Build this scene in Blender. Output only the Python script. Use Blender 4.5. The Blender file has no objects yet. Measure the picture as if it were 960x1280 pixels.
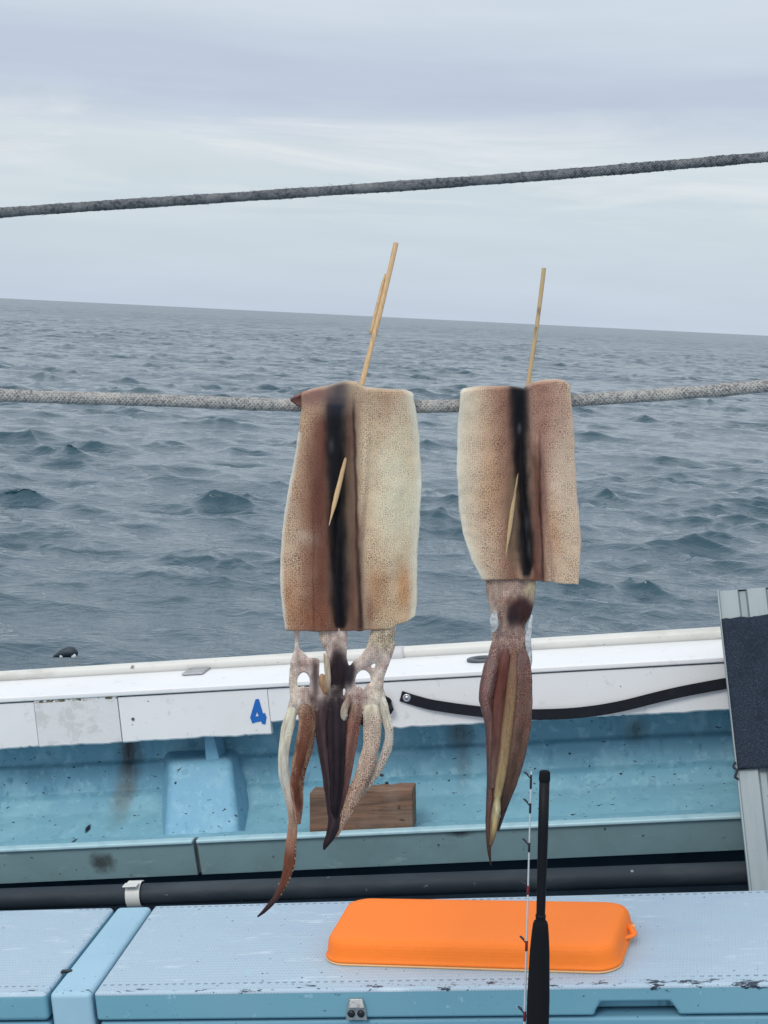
import bpy, bmesh, math, random
import numpy as np
from mathutils import Matrix, Vector, noise as mnoise

random.seed(7)
rng = np.random.default_rng(7)
scene = bpy.context.scene
C = scene.collection

# ------------------------------------------------------------------ camera
F = 2000.0                                   # focal length in photo pixels (960 x 1280)
CAM_H = 2.3                                  # eye height over the sea
def nrm(v):
    v = np.asarray(v, float); return v / np.linalg.norm(v)
UP = -nrm((-0.049, 1.0, 0.1222))             # true vertical, in camera axes (x right, y down, z forward)
FW = nrm(np.array((0, 0, 1.0)) - UP[2] * UP)
RT = np.cross(FW, UP)
W = np.array([RT, FW, UP])                   # camera axes -> world axes
CAMP = np.array((0, 0, CAM_H))
cam_d = bpy.data.cameras.new('camera'); cam = bpy.data.objects.new('camera', cam_d); C.objects.link(cam)
cam_d.sensor_fit = 'VERTICAL'; cam_d.sensor_height = 24.0; cam_d.sensor_width = 18.0
cam_d.lens = 24.0 * F / 1280.0
cam_d.clip_start = 0.05; cam_d.clip_end = 30000
m = Matrix.Identity(4)
for i in range(3):
    m[i][0] = W[i][0]; m[i][1] = -W[i][1]; m[i][2] = -W[i][2]; m[i][3] = CAMP[i]
cam.matrix_world = m
scene.camera = cam

# ------------------------------------------------------------------ light
SUN_EL, SUN_AZ = math.radians(44), math.radians(208)
world = bpy.data.worlds.new('World'); scene.world = world; world.use_nodes = True
def build_world():
    nt = world.node_tree; nt.nodes.clear(); L = nt.links.new
    N = lambda t, **k: (lambda n: [setattr(n, a, b) for a, b in k.items()] and n or n)(nt.nodes.new(t))
    out = N('ShaderNodeOutputWorld'); bg = N('ShaderNodeBackground'); bg.inputs['Strength'].default_value = 0.1
    L(bg.outputs[0], out.inputs[0])
    sky = N('ShaderNodeTexSky', sky_type='NISHITA', sun_disc=False)
    sky.sun_elevation = SUN_EL; sky.sun_rotation = SUN_AZ; sky.air_density = 1.0; sky.dust_density = 2.0
    tc = N('ShaderNodeTexCoord'); sep = N('ShaderNodeSeparateXYZ'); L(tc.outputs['Generated'], sep.inputs[0])
    # layered stratus: noise stretched along the horizon
    mp = N('ShaderNodeMapping'); mp.inputs['Scale'].default_value = (2.2, 2.2, 18); mp.inputs['Location'].default_value = (.35, .1, .4)
    L(tc.outputs['Generated'], mp.inputs[0])
    n1 = N('ShaderNodeTexNoise'); n1.inputs['Scale'].default_value = 1.5; n1.inputs['Detail'].default_value = 5; n1.inputs['Roughness'].default_value = .5
    n1.inputs['Distortion'].default_value = .3
    L(mp.outputs[0], n1.inputs['Vector'])
    # elevation warped by noise, then a ramp of cloud tones
    wv = N('ShaderNodeMath', operation='MULTIPLY_ADD'); L(n1.outputs[0], wv.inputs[0]); wv.inputs[1].default_value = .06; wv.inputs[2].default_value = -.03
    ad = N('ShaderNodeMath', operation='ADD'); L(sep.outputs[2], ad.inputs[0]); L(wv.outputs[0], ad.inputs[1])
    rp = N('ShaderNodeValToRGB'); L(ad.outputs[0], rp.inputs[0]); e = rp.color_ramp.elements
    stops = [(0.0, (5.8, 6.6, 7.8)), (.045, (6.1, 7.0, 7.8)), (.080, (6.4, 7.2, 7.8)), (.098, (6.8, 7.5, 8.0)), (.112, (6.2, 6.9, 7.8)),
             (.132, (5.3, 6.0, 7.3)), (.150, (5.5, 6.2, 7.4)), (.185, (6.6, 7.3, 8.2)), (.30, (7.7, 8.4, 9.4)), (.6, (9.4, 10.1, 11.0)), (1.0, (10.6, 11.2, 12.0))]
    while len(e) < len(stops): e.new(.5)
    for k, (p, c) in enumerate(stops): e[k].position = p; e[k].color = (c[0]/12, c[1]/12, c[2]/12, 1)
    sc = N('ShaderNodeVectorMath', operation='SCALE'); L(rp.outputs[0], sc.inputs[0]); sc.inputs['Scale'].default_value = 12.0
    # fine bright and dim streaks
    mp2 = N('ShaderNodeMapping'); mp2.inputs['Scale'].default_value = (4, 4, 34); L(tc.outputs['Generated'], mp2.inputs[0])
    n2 = N('ShaderNodeTexNoise'); n2.inputs['Scale'].default_value = 2.2; n2.inputs['Detail'].default_value = 6; L(mp2.outputs[0], n2.inputs['Vector'])
    mr = N('ShaderNodeMapRange'); L(n2.outputs[0], mr.inputs[0]); mr.inputs[1].default_value = .3; mr.inputs[2].default_value = .75
    mr.inputs[3].default_value = .975; mr.inputs[4].default_value = 1.035
    sc2 = N('ShaderNodeVectorMath', operation='SCALE'); L(sc.outputs[0], sc2.inputs[0]); L(mr.outputs[0], sc2.inputs['Scale'])
    mp3 = N('ShaderNodeMapping'); mp3.inputs['Scale'].default_value = (4, 4, 34); mp3.inputs['Location'].default_value = (3.7, 1.4, .9); L(tc.outputs['Generated'], mp3.inputs[0])
    n3 = N('ShaderNodeTexNoise'); n3.inputs['Scale'].default_value = 1.1; n3.inputs['Detail'].default_value = 5; n3.inputs['Roughness'].default_value = .58; n3.inputs['Distortion'].default_value = .5; L(mp3.outputs[0], n3.inputs['Vector'])
    pf = N('ShaderNodeMapRange'); L(n3.outputs[0], pf.inputs[0]); pf.inputs[1].default_value = .46; pf.inputs[2].default_value = .66
    bd = N('ShaderNodeValToRGB'); L(sep.outputs[2], bd.inputs[0]); be = bd.color_ramp.elements
    for _ in range(2): be.new(.5)
    for k, (p, c) in enumerate(((.045, 0.), (.092, 1.), (.108, .9), (.135, 0.))): be[k].position = p; be[k].color = (c, c, c, 1)
    pm = N('ShaderNodeMath', operation='MULTIPLY'); L(pf.outputs[0], pm.inputs[0]); L(bd.outputs[0], pm.inputs[1])
    pm2 = N('ShaderNodeMath', operation='MULTIPLY'); L(pm.outputs[0], pm2.inputs[0]); pm2.inputs[1].default_value = .75
    pc = N('ShaderNodeMix', data_type='RGBA'); L(pm2.outputs[0], pc.inputs[0]); L(sc2.outputs[0], pc.inputs[6]); pc.inputs[7].default_value = (8.9, 9.2, 9.2, 1)
    mx = N('ShaderNodeMix', data_type='RGBA'); mx.inputs[0].default_value = .93
    L(sky.outputs[0], mx.inputs[6]); L(pc.outputs[2], mx.inputs[7]); L(mx.outputs[2], bg.inputs[0])
build_world()
sun_d = bpy.data.lights.new('sun', 'SUN'); sun_d.energy = 1.4; sun_d.angle = math.radians(22); sun_d.color = (1.0, .93, .82)
sun = bpy.data.objects.new('sun', sun_d); C.objects.link(sun)
# the sky node's rotation runs clockwise from +Y
sd = Vector((math.sin(SUN_AZ) * math.cos(SUN_EL), math.cos(SUN_AZ) * math.cos(SUN_EL), math.sin(SUN_EL)))
sun.rotation_euler = sd.to_track_quat('Z', 'Y').to_euler(); sun.location = (0, 0, 20)
vs = scene.view_settings
vs.view_transform = 'Standard'; vs.look = 'None'; vs.exposure = 0.0; vs.gamma = 1.0; vs.use_curve_mapping = False
scene.cycles.use_denoising = True
scene.cycles.max_bounces = 8

# ------------------------------------------------------------------ frames and projection
def frame(vx, vy, yY=395.0):
    X = nrm((480 - vx, 640 - vy, -F))
    dy = yY - 640; dx = -(X[1] * dy + X[2] * F) / X[0]
    Y = nrm((dx, dy, F)); Z = np.cross(X, Y)
    return np.array([X, Y, Z])               # rows: frame axes in camera axes
BOAT = frame(-10600, 1480)                   # the boat heels against the sea
BOX = frame(-8900, 1368)
def ray(px, py):
    return np.stack([(np.asarray(px, float) - 480) / F, (np.asarray(py, float) - 640) / F, np.ones(np.shape(px))], -1)
def on_plane(fr, px, py, axis, val):
    """point, in frame coordinates (origin at the eye), where the sight line meets axis = val"""
    d = ray(px, py) @ fr.T
    return d * (val / d[..., axis])[..., None] if d.ndim > 1 else d * (val / d[axis])
bY = lambda px, py, y: on_plane(BOAT, px, py, 1, y)
bZ = lambda px, py, z: on_plane(BOX, px, py, 2, z)
cY = lambda px, py, y: on_plane(BOX, px, py, 1, y)
def wY(px, py, y):
    """world point on the upright plane at world distance y"""
    px, py, y = np.broadcast_arrays(np.asarray(px, float), np.asarray(py, float), np.asarray(y, float))
    d = ray(px, py) @ W.T
    return CAMP + d * (y / d[..., 1])[..., None]
def fmat(fr, org=(0, 0, 0)):
    R = W @ fr.T                             # frame -> world
    m = Matrix.Identity(4); o = CAMP + R @ np.asarray(org, float)
    for i in range(3):
        for j in range(3): m[i][j] = R[i][j]
        m[i][3] = o[i]
    return m
def edge(p1, p2, y):
    """straight line lying in the boat plane Y = y through two sight lines: returns Z(X)"""
    a, b = bY(*p1, y), bY(*p2, y)
    return lambda X: a[2] + (b[2] - a[2]) * (np.asarray(X) - a[0]) / (b[0] - a[0])

# ------------------------------------------------------------------ materials
def lin(r, g, b):
    f = lambda c: (c / 255 / 12.92) if c <= 10.3 else ((c / 255 + .055) / 1.055) ** 2.4
    return (f(r), f(g), f(b), 1.0)
class Mat:
    """small node builder"""
    def __init__(s, name, color=(.5, .5, .5, 1), rough=.5, metal=0.0, spec=.5):
        s.m = bpy.data.materials.new(name); s.m.use_nodes = True; s.nt = s.m.node_tree; s.nt.nodes.clear()
        s.out = s.n('ShaderNodeOutputMaterial'); s.b = s.n('ShaderNodeBsdfPrincipled'); s.l(s.b.outputs[0], s.out.inputs[0])
        s.col = None; s.base = color
        s.b.inputs['Base Color'].default_value = color; s.b.inputs['Roughness'].default_value = rough
        s.b.inputs['Metallic'].default_value = metal; s.b.inputs['Specular IOR Level'].default_value = spec
        s.tc = s.n('ShaderNodeTexCoord'); s.obj = s.tc.outputs['Object']; s.hgt = None
    def n(s, t, **k):
        x = s.nt.nodes.new(t)
        for a, b in k.items(): setattr(x, a, b)
        return x
    def l(s, a, b): s.nt.links.new(a, b)
    def val(s, sock, v):
        if hasattr(v, 'is_linked') or hasattr(v, 'links'): s.l(v, sock)
        else: sock.default_value = v
    def math(s, op, a, b=0.0, c=None, clamp=False):
        x = s.n('ShaderNodeMath', operation=op, use_clamp=clamp)
        s.val(x.inputs[0], a); s.val(x.inputs[1], b)
        if c is not None: s.val(x.inputs[2], c)
        return x.outputs[0]
    def mapv(s, scale=(1, 1, 1), loc=(0, 0, 0), src=None):
        x = s.n('ShaderNodeMapping'); x.inputs['Scale'].default_value = scale; x.inputs['Location'].default_value = loc
        s.l(src or s.obj, x.inputs[0]); return x.outputs[0]
    def noise(s, scale, detail=4, rough=.55, vec=None, dist=0.0):
        x = s.n('ShaderNodeTexNoise'); x.inputs['Scale'].default_value = scale; x.inputs['Detail'].default_value = detail
        x.inputs['Roughness'].default_value = rough; x.inputs['Distortion'].default_value = dist
        s.l(vec or s.obj, x.inputs['Vector']); return x.outputs[0]
    def voro(s, scale, vec=None, feature='F1', rnd=1.0, dim='3D'):
        x = s.n('ShaderNodeTexVoronoi', feature=feature, voronoi_dimensions=dim); x.inputs['Scale'].default_value = scale; x.inputs['Randomness'].default_value = rnd
        s.l(vec or s.obj, x.inputs['Vector']); return x.outputs[0]
    def step(s, v, lo, hi, a=0.0, b=1.0):
        x = s.n('ShaderNodeMapRange'); s.l(v, x.inputs[0]); x.inputs[1].default_value = lo; x.inputs[2].default_value = hi
        x.inputs[3].default_value = a; x.inputs[4].default_value = b; return x.outputs[0]
    def xyz(s, src=None):
        x = s.n('ShaderNodeSeparateXYZ'); s.l(src or s.obj, x.inputs[0]); return x.outputs
    def mix(s, fac, col):
        """lay colour col over what is there"""
        x = s.n('ShaderNodeMix', data_type='RGBA'); s.val(x.inputs[0], fac)
        if s.col is None: x.inputs[6].default_value = s.base
        else: s.l(s.col, x.inputs[6])
        if isinstance(col, tuple): x.inputs[7].default_value = col
        else: s.l(col, x.inputs[7])
        s.col = x.outputs[2]; return s
    def blob(s, c, r, soft=(.5, 1.0), warp=0.0, wscale=20):
        """round or oval patch with its own outline"""
        v = s.n('ShaderNodeVectorMath', operation='SUBTRACT'); s.l(s.obj, v.inputs[0]); v.inputs[1].default_value = c
        d = s.n('ShaderNodeVectorMath', operation='DIVIDE'); s.l(v.outputs[0], d.inputs[0]); d.inputs[1].default_value = r
        ln = s.n('ShaderNodeVectorMath', operation='LENGTH'); s.l(d.outputs[0], ln.inputs[0]); o = ln.outputs['Value']
        if warp: o = s.math('ADD', o, s.math('MULTIPLY', s.math('SUBTRACT', s.noise(wscale, 5), .5), warp))
        return s.step(o, soft[0], soft[1], 1.0, 0.0)
    def bump(s, h, dist=.002, strength=1.0):
        x = s.n('ShaderNodeBump'); x.inputs['Distance'].default_value = dist; x.inputs['Strength'].default_value = strength
        s.l(h, x.inputs['Height'])
        if s.hgt is not None: s.l(s.hgt, x.inputs['Normal'])
        s.hgt = x.outputs[0]; return s
    def rough(s, v): s.val(s.b.inputs['Roughness'], v); return s
    def done(s):
        if s.col is not None: s.l(s.col, s.b.inputs['Base Color'])
        if s.hgt is not None: s.l(s.hgt, s.b.inputs['Normal'])
        return s.m

# ------------------------------------------------------------------ object helpers
def props(o, label=None, cat=None, group=None, kind=None):
    if label: o['label'] = label
    if cat: o['category'] = cat
    if group: o['group'] = group
    if kind: o['kind'] = kind
    return o
def thing(name, label, cat, mat4, group=None, kind=None):
    o = bpy.data.objects.new(name, None); o.empty_display_size = .05; C.objects.link(o); o.matrix_world = mat4
    return props(o, label, cat, group, kind)
def mesh(name, v, f, mat, parent=None, mat4=None, smooth=False, bevel=0.0, seg=2, angle=35, off=(0, 0, 0), col=None, label=None):
    me = bpy.data.meshes.new(name)
    v = np.asarray(v, float) - np.asarray(off, float)
    me.from_pydata(v.tolist(), [], [tuple(int(i) for i in q) for q in f]); me.update()
    bm = bmesh.new(); bm.from_mesh(me); bmesh.ops.recalc_face_normals(bm, faces=bm.faces); bm.to_mesh(me); bm.free()
    return link(name, me, mat, parent, mat4, smooth, bevel, seg, angle, col, label)
def link(name, me, mat, parent=None, mat4=None, smooth=False, bevel=0.0, seg=2, angle=35, col=None, label=None):
    if col is not None:
        a = me.attributes.new('pigment', 'FLOAT_COLOR', 'POINT'); a.data.foreach_set('color', np.asarray(col, np.float32).ravel())
    me.materials.clear(); me.materials.append(mat)
    if smooth: me.polygons.foreach_set('use_smooth', [True] * len(me.polygons))
    o = bpy.data.objects.new(name, me); C.objects.link(o)
    if parent is not None: o.parent = parent
    if mat4 is not None: o.matrix_world = mat4
    if bevel:
        b = o.modifiers.new('bevel', 'BEVEL'); b.width = bevel; b.segments = seg; b.limit_method = 'ANGLE'; b.angle_limit = math.radians(angle)
        me.polygons.foreach_set('use_smooth', [True] * len(me.polygons))
        w = o.modifiers.new('normals', 'WEIGHTED_NORMAL'); w.keep_sharp = True
    if label: o['label'] = label
    return o
def tmat(org):
    return Matrix.Translation(Vector(org))
def box(x0, x1, y0, y1, z0, z1):
    v = [(x, y, z) for z in (z0, z1) for y in (y0, y1) for x in (x0, x1)]
    return v, [(0, 1, 3, 2), (4, 6, 7, 5), (0, 4, 5, 1), (2, 3, 7, 6), (0, 2, 6, 4), (1, 5, 7, 3)]
def join(*parts):
    V, Fc = [], []
    for v, f in parts:
        b = len(V); V += [tuple(p) for p in v]; Fc += [tuple(i + b for i in q) for q in f]
    return V, Fc
def prism(pts, dz):
    """polygon of 3-d points moved by dz"""
    pts = [np.asarray(p, float) for p in pts]; n = len(pts); dz = np.asarray(dz, float)
    return pts + [p + dz for p in pts], [tuple(range(n)), tuple(range(2 * n - 1, n - 1, -1))] + [(i, i + n, (i + 1) % n + n, (i + 1) % n) for i in range(n)]
def loft(rows, closed=True, caps=True):
    """rows: (stations, points, 3)"""
    R = np.asarray(rows, float); s, n, _ = R.shape; V = R.reshape(-1, 3); f = []
    for i in range(s - 1):
        for j in range(n if closed else n - 1):
            k = (j + 1) % n; f.append((i * n + j, i * n + k, (i + 1) * n + k, (i + 1) * n + j))
    if closed and caps: f += [tuple(range(n - 1, -1, -1)), tuple((s - 1) * n + j for j in range(n))]
    return V, f
def spline(pts, n):
    """Catmull-Rom through rows of any width"""
    P = np.asarray(pts, float); P = np.vstack([2 * P[0] - P[1], P, 2 * P[-1] - P[-2]]); k = len(P) - 3
    t = np.linspace(0, k - 1e-9, n); i = t.astype(int); u = (t - i)[:, None]
    a, b, c, d = P[i], P[i + 1], P[i + 2], P[i + 3]
    return .5 * (2 * b + (c - a) * u + (2 * a - 5 * b + 4 * c - d) * u**2 + (3 * b - a - 3 * c + d) * u**3)
def tube(path, rad, sides=10, flat=1.0, up=(0, 1, 0)):
    """swept round or oval tube; flat scales the thickness along `up`"""
    P = np.asarray(path, float); n = len(P); r = np.broadcast_to(np.asarray(rad, float), (n,))
    T = np.gradient(P, axis=0); T /= np.linalg.norm(T, axis=1)[:, None]
    up = np.asarray(up, float); A = np.cross(T, up); A /= np.linalg.norm(A, axis=1)[:, None]; B = np.cross(A, T)
    th = np.linspace(0, 2 * np.pi, sides, endpoint=False)
    rows = P[:, None] + r[:, None, None] * (np.cos(th)[None, :, None] * A[:, None] + flat * np.sin(th)[None, :, None] * B[:, None])
    return loft(rows)
def lathe(p0, p1, prof, sides=20):
    """prof: (distance along the axis as a fraction, radius)"""
    p0, p1 = np.asarray(p0, float), np.asarray(p1, float)
    P = np.array([p0 + (p1 - p0) * t for t, _ in prof]); d = nrm(p1 - p0)
    a = nrm(np.cross(d, (0, 1, 0) if abs(d[1]) < .9 else (1, 0, 0))); b = np.cross(d, a); th = np.linspace(0, 2 * np.pi, sides, endpoint=False)
    r = np.array([q for _, q in prof])
    return loft(P[:, None] + r[:, None, None] * (np.cos(th)[None, :, None] * a + np.sin(th)[None, :, None] * b))

# ================================================================== SEA
SEA_STEEP = (.021, .0265, .006)
def build_sea():
    half = math.radians(16)
    dense = np.linspace(-half, half, 640)
    side = half + (np.linspace(0, 1, 60)[1:] ** 1.6) * (math.radians(100) - half)
    ang = np.concatenate([-side[::-1], dense, side])
    r = np.concatenate([np.geomspace(1.5, 6.0, 40)[:-1], np.geomspace(6.0, 160.0, 900)[:-1], np.geomspace(160, 520, 260)[:-1], np.geomspace(520, 9000, 50)])
    A, R = np.meshgrid(ang, r)
    x, y = R * np.sin(A), R * np.cos(A); cell = np.maximum(np.gradient(r)[:, None] * np.ones_like(A), 0.0012 * R)
    z = np.zeros_like(x); dx = np.zeros_like(x); dy = np.zeros_like(x)
    g = np.random.default_rng(21)
    main = math.radians(248)                # where the waves run
    waves = []
    for lam in np.geomspace(.12, 6, 200):
        sp = .50 + .35 * min(1, .8 / lam)
        waves.append((lam * g.uniform(.92, 1.08), main + g.normal(0, sp), g.uniform(0, 2 * math.pi)))
    # slow patches where the chop is livelier or calmer
    patch = np.zeros_like(x)
    for lam in (1.3, 1.9, 2.6, 4, 7, 12, 25):
        for k in range(3):
            a = g.uniform(0, 6.28); patch += np.sin(2 * np.pi / lam * (x * math.cos(a) + y * math.sin(a)) + g.uniform(0, 6.28)) / 4
    patch = .48 + 1.5 / (1 + np.exp(-(patch - .5) * 3.0))
    for lam, a, ph in waves:
        k = 2 * math.pi / lam
        steep = SEA_STEEP[0] if lam < .35 else (SEA_STEEP[1] if lam < 2.0 else SEA_STEEP[2] * (1 + .9 * np.clip((R - 60) / 120, 0, 1)))
        fade = np.clip((lam / cell - 1.1) / 1.8, 0, 1)
        if fade.max() == 0: continue
        am = steep / k * fade * (patch if lam < 3 else 1)
        p = k * (x * math.cos(a) + y * math.sin(a)) + ph
        z += am * np.cos(p); s = am * np.sin(p) * 1.3
        dx -= s * math.cos(a); dy -= s * math.sin(a)
    V = np.stack([x + dx, y + dy, z], -1).reshape(-1, 3)
    nr, na = x.shape; idx = np.arange(nr * na).reshape(nr, na)
    q = np.stack([idx[:-1, :-1], idx[:-1, 1:], idx[1:, 1:], idx[1:, :-1]], -1).reshape(-1, 4)
    me = bpy.data.meshes.new('sea'); me.vertices.add(len(V)); me.vertices.foreach_set('co', V.ravel())
    me.loops.add(q.size); me.loops.foreach_set('vertex_index', q.ravel().astype(np.int32))
    me.polygons.add(len(q)); me.polygons.foreach_set('loop_start', np.arange(0, q.size, 4, dtype=np.int32))
    me.update(calc_edges=True); me.flip_normals()
    M = Mat('sea_water', (.010, .052, .078, 1), .06)
    M.b.inputs['IOR'].default_value = 1.48
    X = M.xyz(); d = M.math('POWER', M.math('ADD', M.math('MULTIPLY', X[0], X[0]), M.math('MULTIPLY', X[1], X[1])), .5)
    M.rough(M.step(d, 10, 300, .035, .2))
    # ripples below the size of the mesh, and chop too far off for it
    def ripple(sc, loc, dist, st, det=4):
        n = M.noise(1.0, det, .6, M.mapv(sc, loc), .6); bx = M.n('ShaderNodeBump'); bx.inputs['Distance'].default_value = dist
        M.val(bx.inputs['Strength'], st); M.l(M.math('POWER', n, 2.2), bx.inputs['Height'])
        if M.hgt is not None: M.l(M.hgt, bx.inputs['Normal'])
        M.hgt = bx.outputs[0]
    ripple((5.5, 8, 1), (0, 0, 0), .08, .34); ripple((1.1, 1.6, 1), (3, 1, 0), .25, M.step(d, 18, 50, .10, .5)); ripple((.42, .6, 1), (4, 9, 0), .60, M.step(d, 40, 130, .0, .95), 3); ripple((.12, .22, 1), (1, 5, 0), 1.6, M.step(d, 120, 300, .0, .9), 3)
    o = link('sea', me, M.done(), smooth=True)
    props(o, 'grey blue choppy sea running out to the horizon', 'sea', kind='structure')
build_sea()

# ================================================================== PAINTS
def worn_blue(name, base, pale, dark, scale=1.0, extra=None):
    M = Mat(name, base, .55, spec=.35)
    n = M.noise(9 * scale, 6, .62, dist=.3)
    M.mix(M.math('MULTIPLY', M.step(n, .50, .62), .5), pale)
    n2 = M.noise(26 * scale, 6, .65, M.mapv((1, 1, 1), (3.1, 1.7, .3)))
    M.mix(M.math('MULTIPLY', M.step(n2, .57, .62), .55), pale)
    n3 = M.noise(17 * scale, 6, .6, M.mapv((1, 1, .6), (9, 2, 5)))
    M.mix(M.math('MULTIPLY', M.step(n3, .60, .64), .6), dark)
    dr = M.noise(1, 6, .65, M.mapv((55, 55, 6), (2, 4, 1))); M.mix(M.math('MULTIPLY', M.step(dr, .56, .70), .45), dark)
    sc_ = M.noise(1, 4, .7, M.mapv((9, 30, 160), (5, 1, 3))); M.mix(M.math('MULTIPLY', M.step(sc_, .66, .70), .5), pale)
    if extra: extra(M)
    sp = M.noise(120, 2, .5, M.mapv((.7, 1, 1.3), (1, 5, 2)))
    M.mix(M.step(sp, .70, .73), lin(28, 38, 48))
    M.bump(n, .0015, .5); M.bump(M.noise(60, 4), .001, .35)
    return M
WHITE = lin(226, 228, 230)

# ================================================================== BOAT
YF, YT = 2.75, 2.905                 # inner face of the bulwark, line of the rail
boat = thing('fishing_boat', 'worn blue and white side of a fishing boat, gunwale and rail over the sea', 'boat', fmat(BOAT))
XL, XR = -2.3, 1.3
XS = np.linspace(XL, XR, 40)
def build_boat():
    crease = edge((0, 872), (900, 821), YF); fbot = edge((0, 937), (900, 887.5), YF)
    top_in = crease
    # --- white paint
    M = Mat('white_paint', WHITE, .42, spec=.4)
    n = M.noise(5, 5, .6); M.mix(M.math('MULTIPLY', M.step(n, .45, .75), .35), lin(205, 208, 206))
    M.mix(M.math('MULTIPLY', M.step(M.noise(38, 6, .7), .60, .68), .45), lin(186, 188, 186))
    M.mix(M.step(M.noise(150, 2), .745, .765), lin(60, 62, 66)); M.bump(M.noise(22, 4), .002, .25)
    white = M.done()
    M = Mat('old_patch_paint', lin(214, 217, 218), .55, spec=.35)
    M.mix(M.math('MULTIPLY', M.step(M.noise(30, 6, .7), .50, .60), .6), lin(190, 190, 188))
    # torn sealant along the joint
    z = M.xyz()[2]; a = bY(100, 870.5, YF)
    bn = M.math('ABSOLUTE', M.math('SUBTRACT', z, float(a[2]) - .001)); wob = M.noise(70, 4, .7)
    M.mix(M.math('MULTIPLY', M.math('LESS_THAN', bn, .007), M.step(wob, .46, .5)), lin(95, 88, 66))
    M.bump(M.noise(60, 5), .002, .5); patchm = M.done()
    M = Mat('joint_backing_grey', lin(92, 96, 100), .8); backm = M.done()  # plain grey for the backing behind board and panel joints
    # --- cap: flat white board on top of the bulwark, with a slight overhang
    capz = lambda X: crease(X)
    rows = []
    for X in XS:
        z = capz(X); zb = z + .001
        rows.append([(X, YF - .004, z - .009), (X, YF - .004, z), (X, YT - .012, zb), (X, YT + .02, zb), (X, YT + .02, zb - .012), (X, YF + .01, z - .011)])
    mesh('gunwale_cap', *loft(rows), white, boat, bevel=.002)
    # --- rail
    rt, rb = edge((0, 840), (900, 784.5), YT), edge((0, 852.5), (900, 800.5), YT)
    P = np.array([(X, YT, (rt(X) + rb(X)) / 2 + .001) for X in XS]); rr = (rt(XS) - rb(XS)) / 2 + .0008
    M = Mat('rail_paint', lin(206, 207, 203), .45); M.mix(M.math('MULTIPLY', M.step(M.noise(14, 6, .65, M.mapv((.4, 1, 1))), .5, .62), .6), lin(176, 176, 170))
    M.mix(M.step(M.noise(90, 3), .70, .74), lin(110, 104, 96)); railm = M.done()
    rail = mesh('rail', *tube(P, rr, 16, up=(0, 0, 1)), railm, boat, smooth=True)
    xs = [bY(p, 820, YT)[0] for p in (489, 506)]
    Q = np.array([(X, YT - .002, (rt(X) + rb(X)) / 2 - .001) for X in np.linspace(*xs, 5)])
    M = Mat('sleeve_grey', lin(190, 190, 192), .5); slm = M.done()
    mesh('rail_sleeve', *tube(Q, float(rr.mean()) + .003, 14, up=(0, 0, 1)), slm, rail, smooth=True)
    # --- bulwark boards (each one a board of its own, rough lower edge)
    board = [(XL, 44.5, 937, 0, white), (45.5, 149.5, 937, .0012, patchm), (150.6, 337.5, 937, 0, white), (338, 479, 921.5, -.0015, white), (479.8, None, 938.6, 0, white)]
    for i, (a, b, low, dy, mt) in enumerate(board):
        x0 = XL if i == 0 else bY(a, 900, YF)[0]; x1 = XR if b is None else bY(b, 900, YF)[0]
        lowf = edge((0, low), (900, low - 50), YF)
        n = max(6, int((x1 - x0) / .006)); X = np.linspace(x0, x1, n); rows = []
        jit = np.convolve(rng.normal(0, 1, n + 6), np.ones(3) / 3, 'same')[3:-3] * .0011
        chip = np.where(rng.random(n) > .965, rng.uniform(.001, .004, n), 0)
        for x, j, c in zip(X, jit, chip):
            zt = crease(x) - (.0125 if mt is white else .0095); zb = lowf(x) + j + c
            y = YF - dy
            rows.append([(x, y, zb + .003), (x, y, zt), (x, y + .014, zt), (x, y + .014, zb), (x, y + .003, zb)])
        mesh('bulwark_board', *loft(rows), mt, boat, smooth=False)
    rows = [[(X, YF + .0145, crease(X) - .0125), (X, YF + .0145, crease(X) - .05), (X, YF + .03, crease(X) - .05), (X, YF + .03, crease(X) - .0125)] for X in XS]
    mesh('backing_board', *loft(rows), backm, boat)
    # --- hull side, inner skin with its moulded steps, and the outer skin
    prof = []
    for (y, l, r) in ((2.868, 902, 852), (2.864, 958, 914), (2.852, 963, 919), (2.838, 996, 950), (2.822, 1003, 957), (2.800, 1022, 978), (2.770, 1036, 992), (2.716, 1058, 1016)):
        prof.append((y, edge((0, l), (900, r), y)))
    ztr = edge((0, 1064), (915, 1022), 2.635)
    rows = [[(X, YT + .014, float(crease(X)) - .014)] + [(X, y, float(f(X))) for y, f in prof] + [(X, 2.70, float(ztr(X)) - .003), (X, 2.652, float(ztr(X)) - .003), (X, 2.652, float(ztr(X)) - .05), (X, 2.74, float(ztr(X)) - .06), (X, 2.74, -1.38), (X, YT - .02, -2.9), (X, YT + .014, -1.9)] for X in np.linspace(XL, XR, 90)]
    def stains(M):
        X = M.xyz()
        # paler greenish tone low on the moulding
        M.mix(M.math('MULTIPLY', M.step(M.math('ADD', X[2], M.math('MULTIPLY', M.noise(6, 4), .02)), float(prof[4][1](-.6)) + .012, float(prof[5][1](-.6)) + .004), .5), lin(130, 176, 190))
        for (px, py, rx, rz, k, c) in ((163, 938, .034, .085, .95, (54, 44, 38)), (163, 985, .032, .06, .6, (104, 92, 72)), 
                                       (575, 915, .035, .045, .75, (66, 66, 62)), (580, 950, .02, .05, .5, (92, 100, 100)), (795, 912, .03, .03, .7, (62, 66, 58)), (45, 965, .05, .03, .25, (60, 95, 120))):
            c3 = bY(px, py, 2.862)
            M.mix(M.math('MULTIPLY', M.math('MULTIPLY', M.blob(tuple(c3), (rx, .3, rz), (.15, 1.0), .6, 40), M.step(M.noise(1, 5, .7, M.mapv((90, 20, 9), (px, 0, 1))), .25, .55, .35, 1.0)), k), lin(*c))
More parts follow.
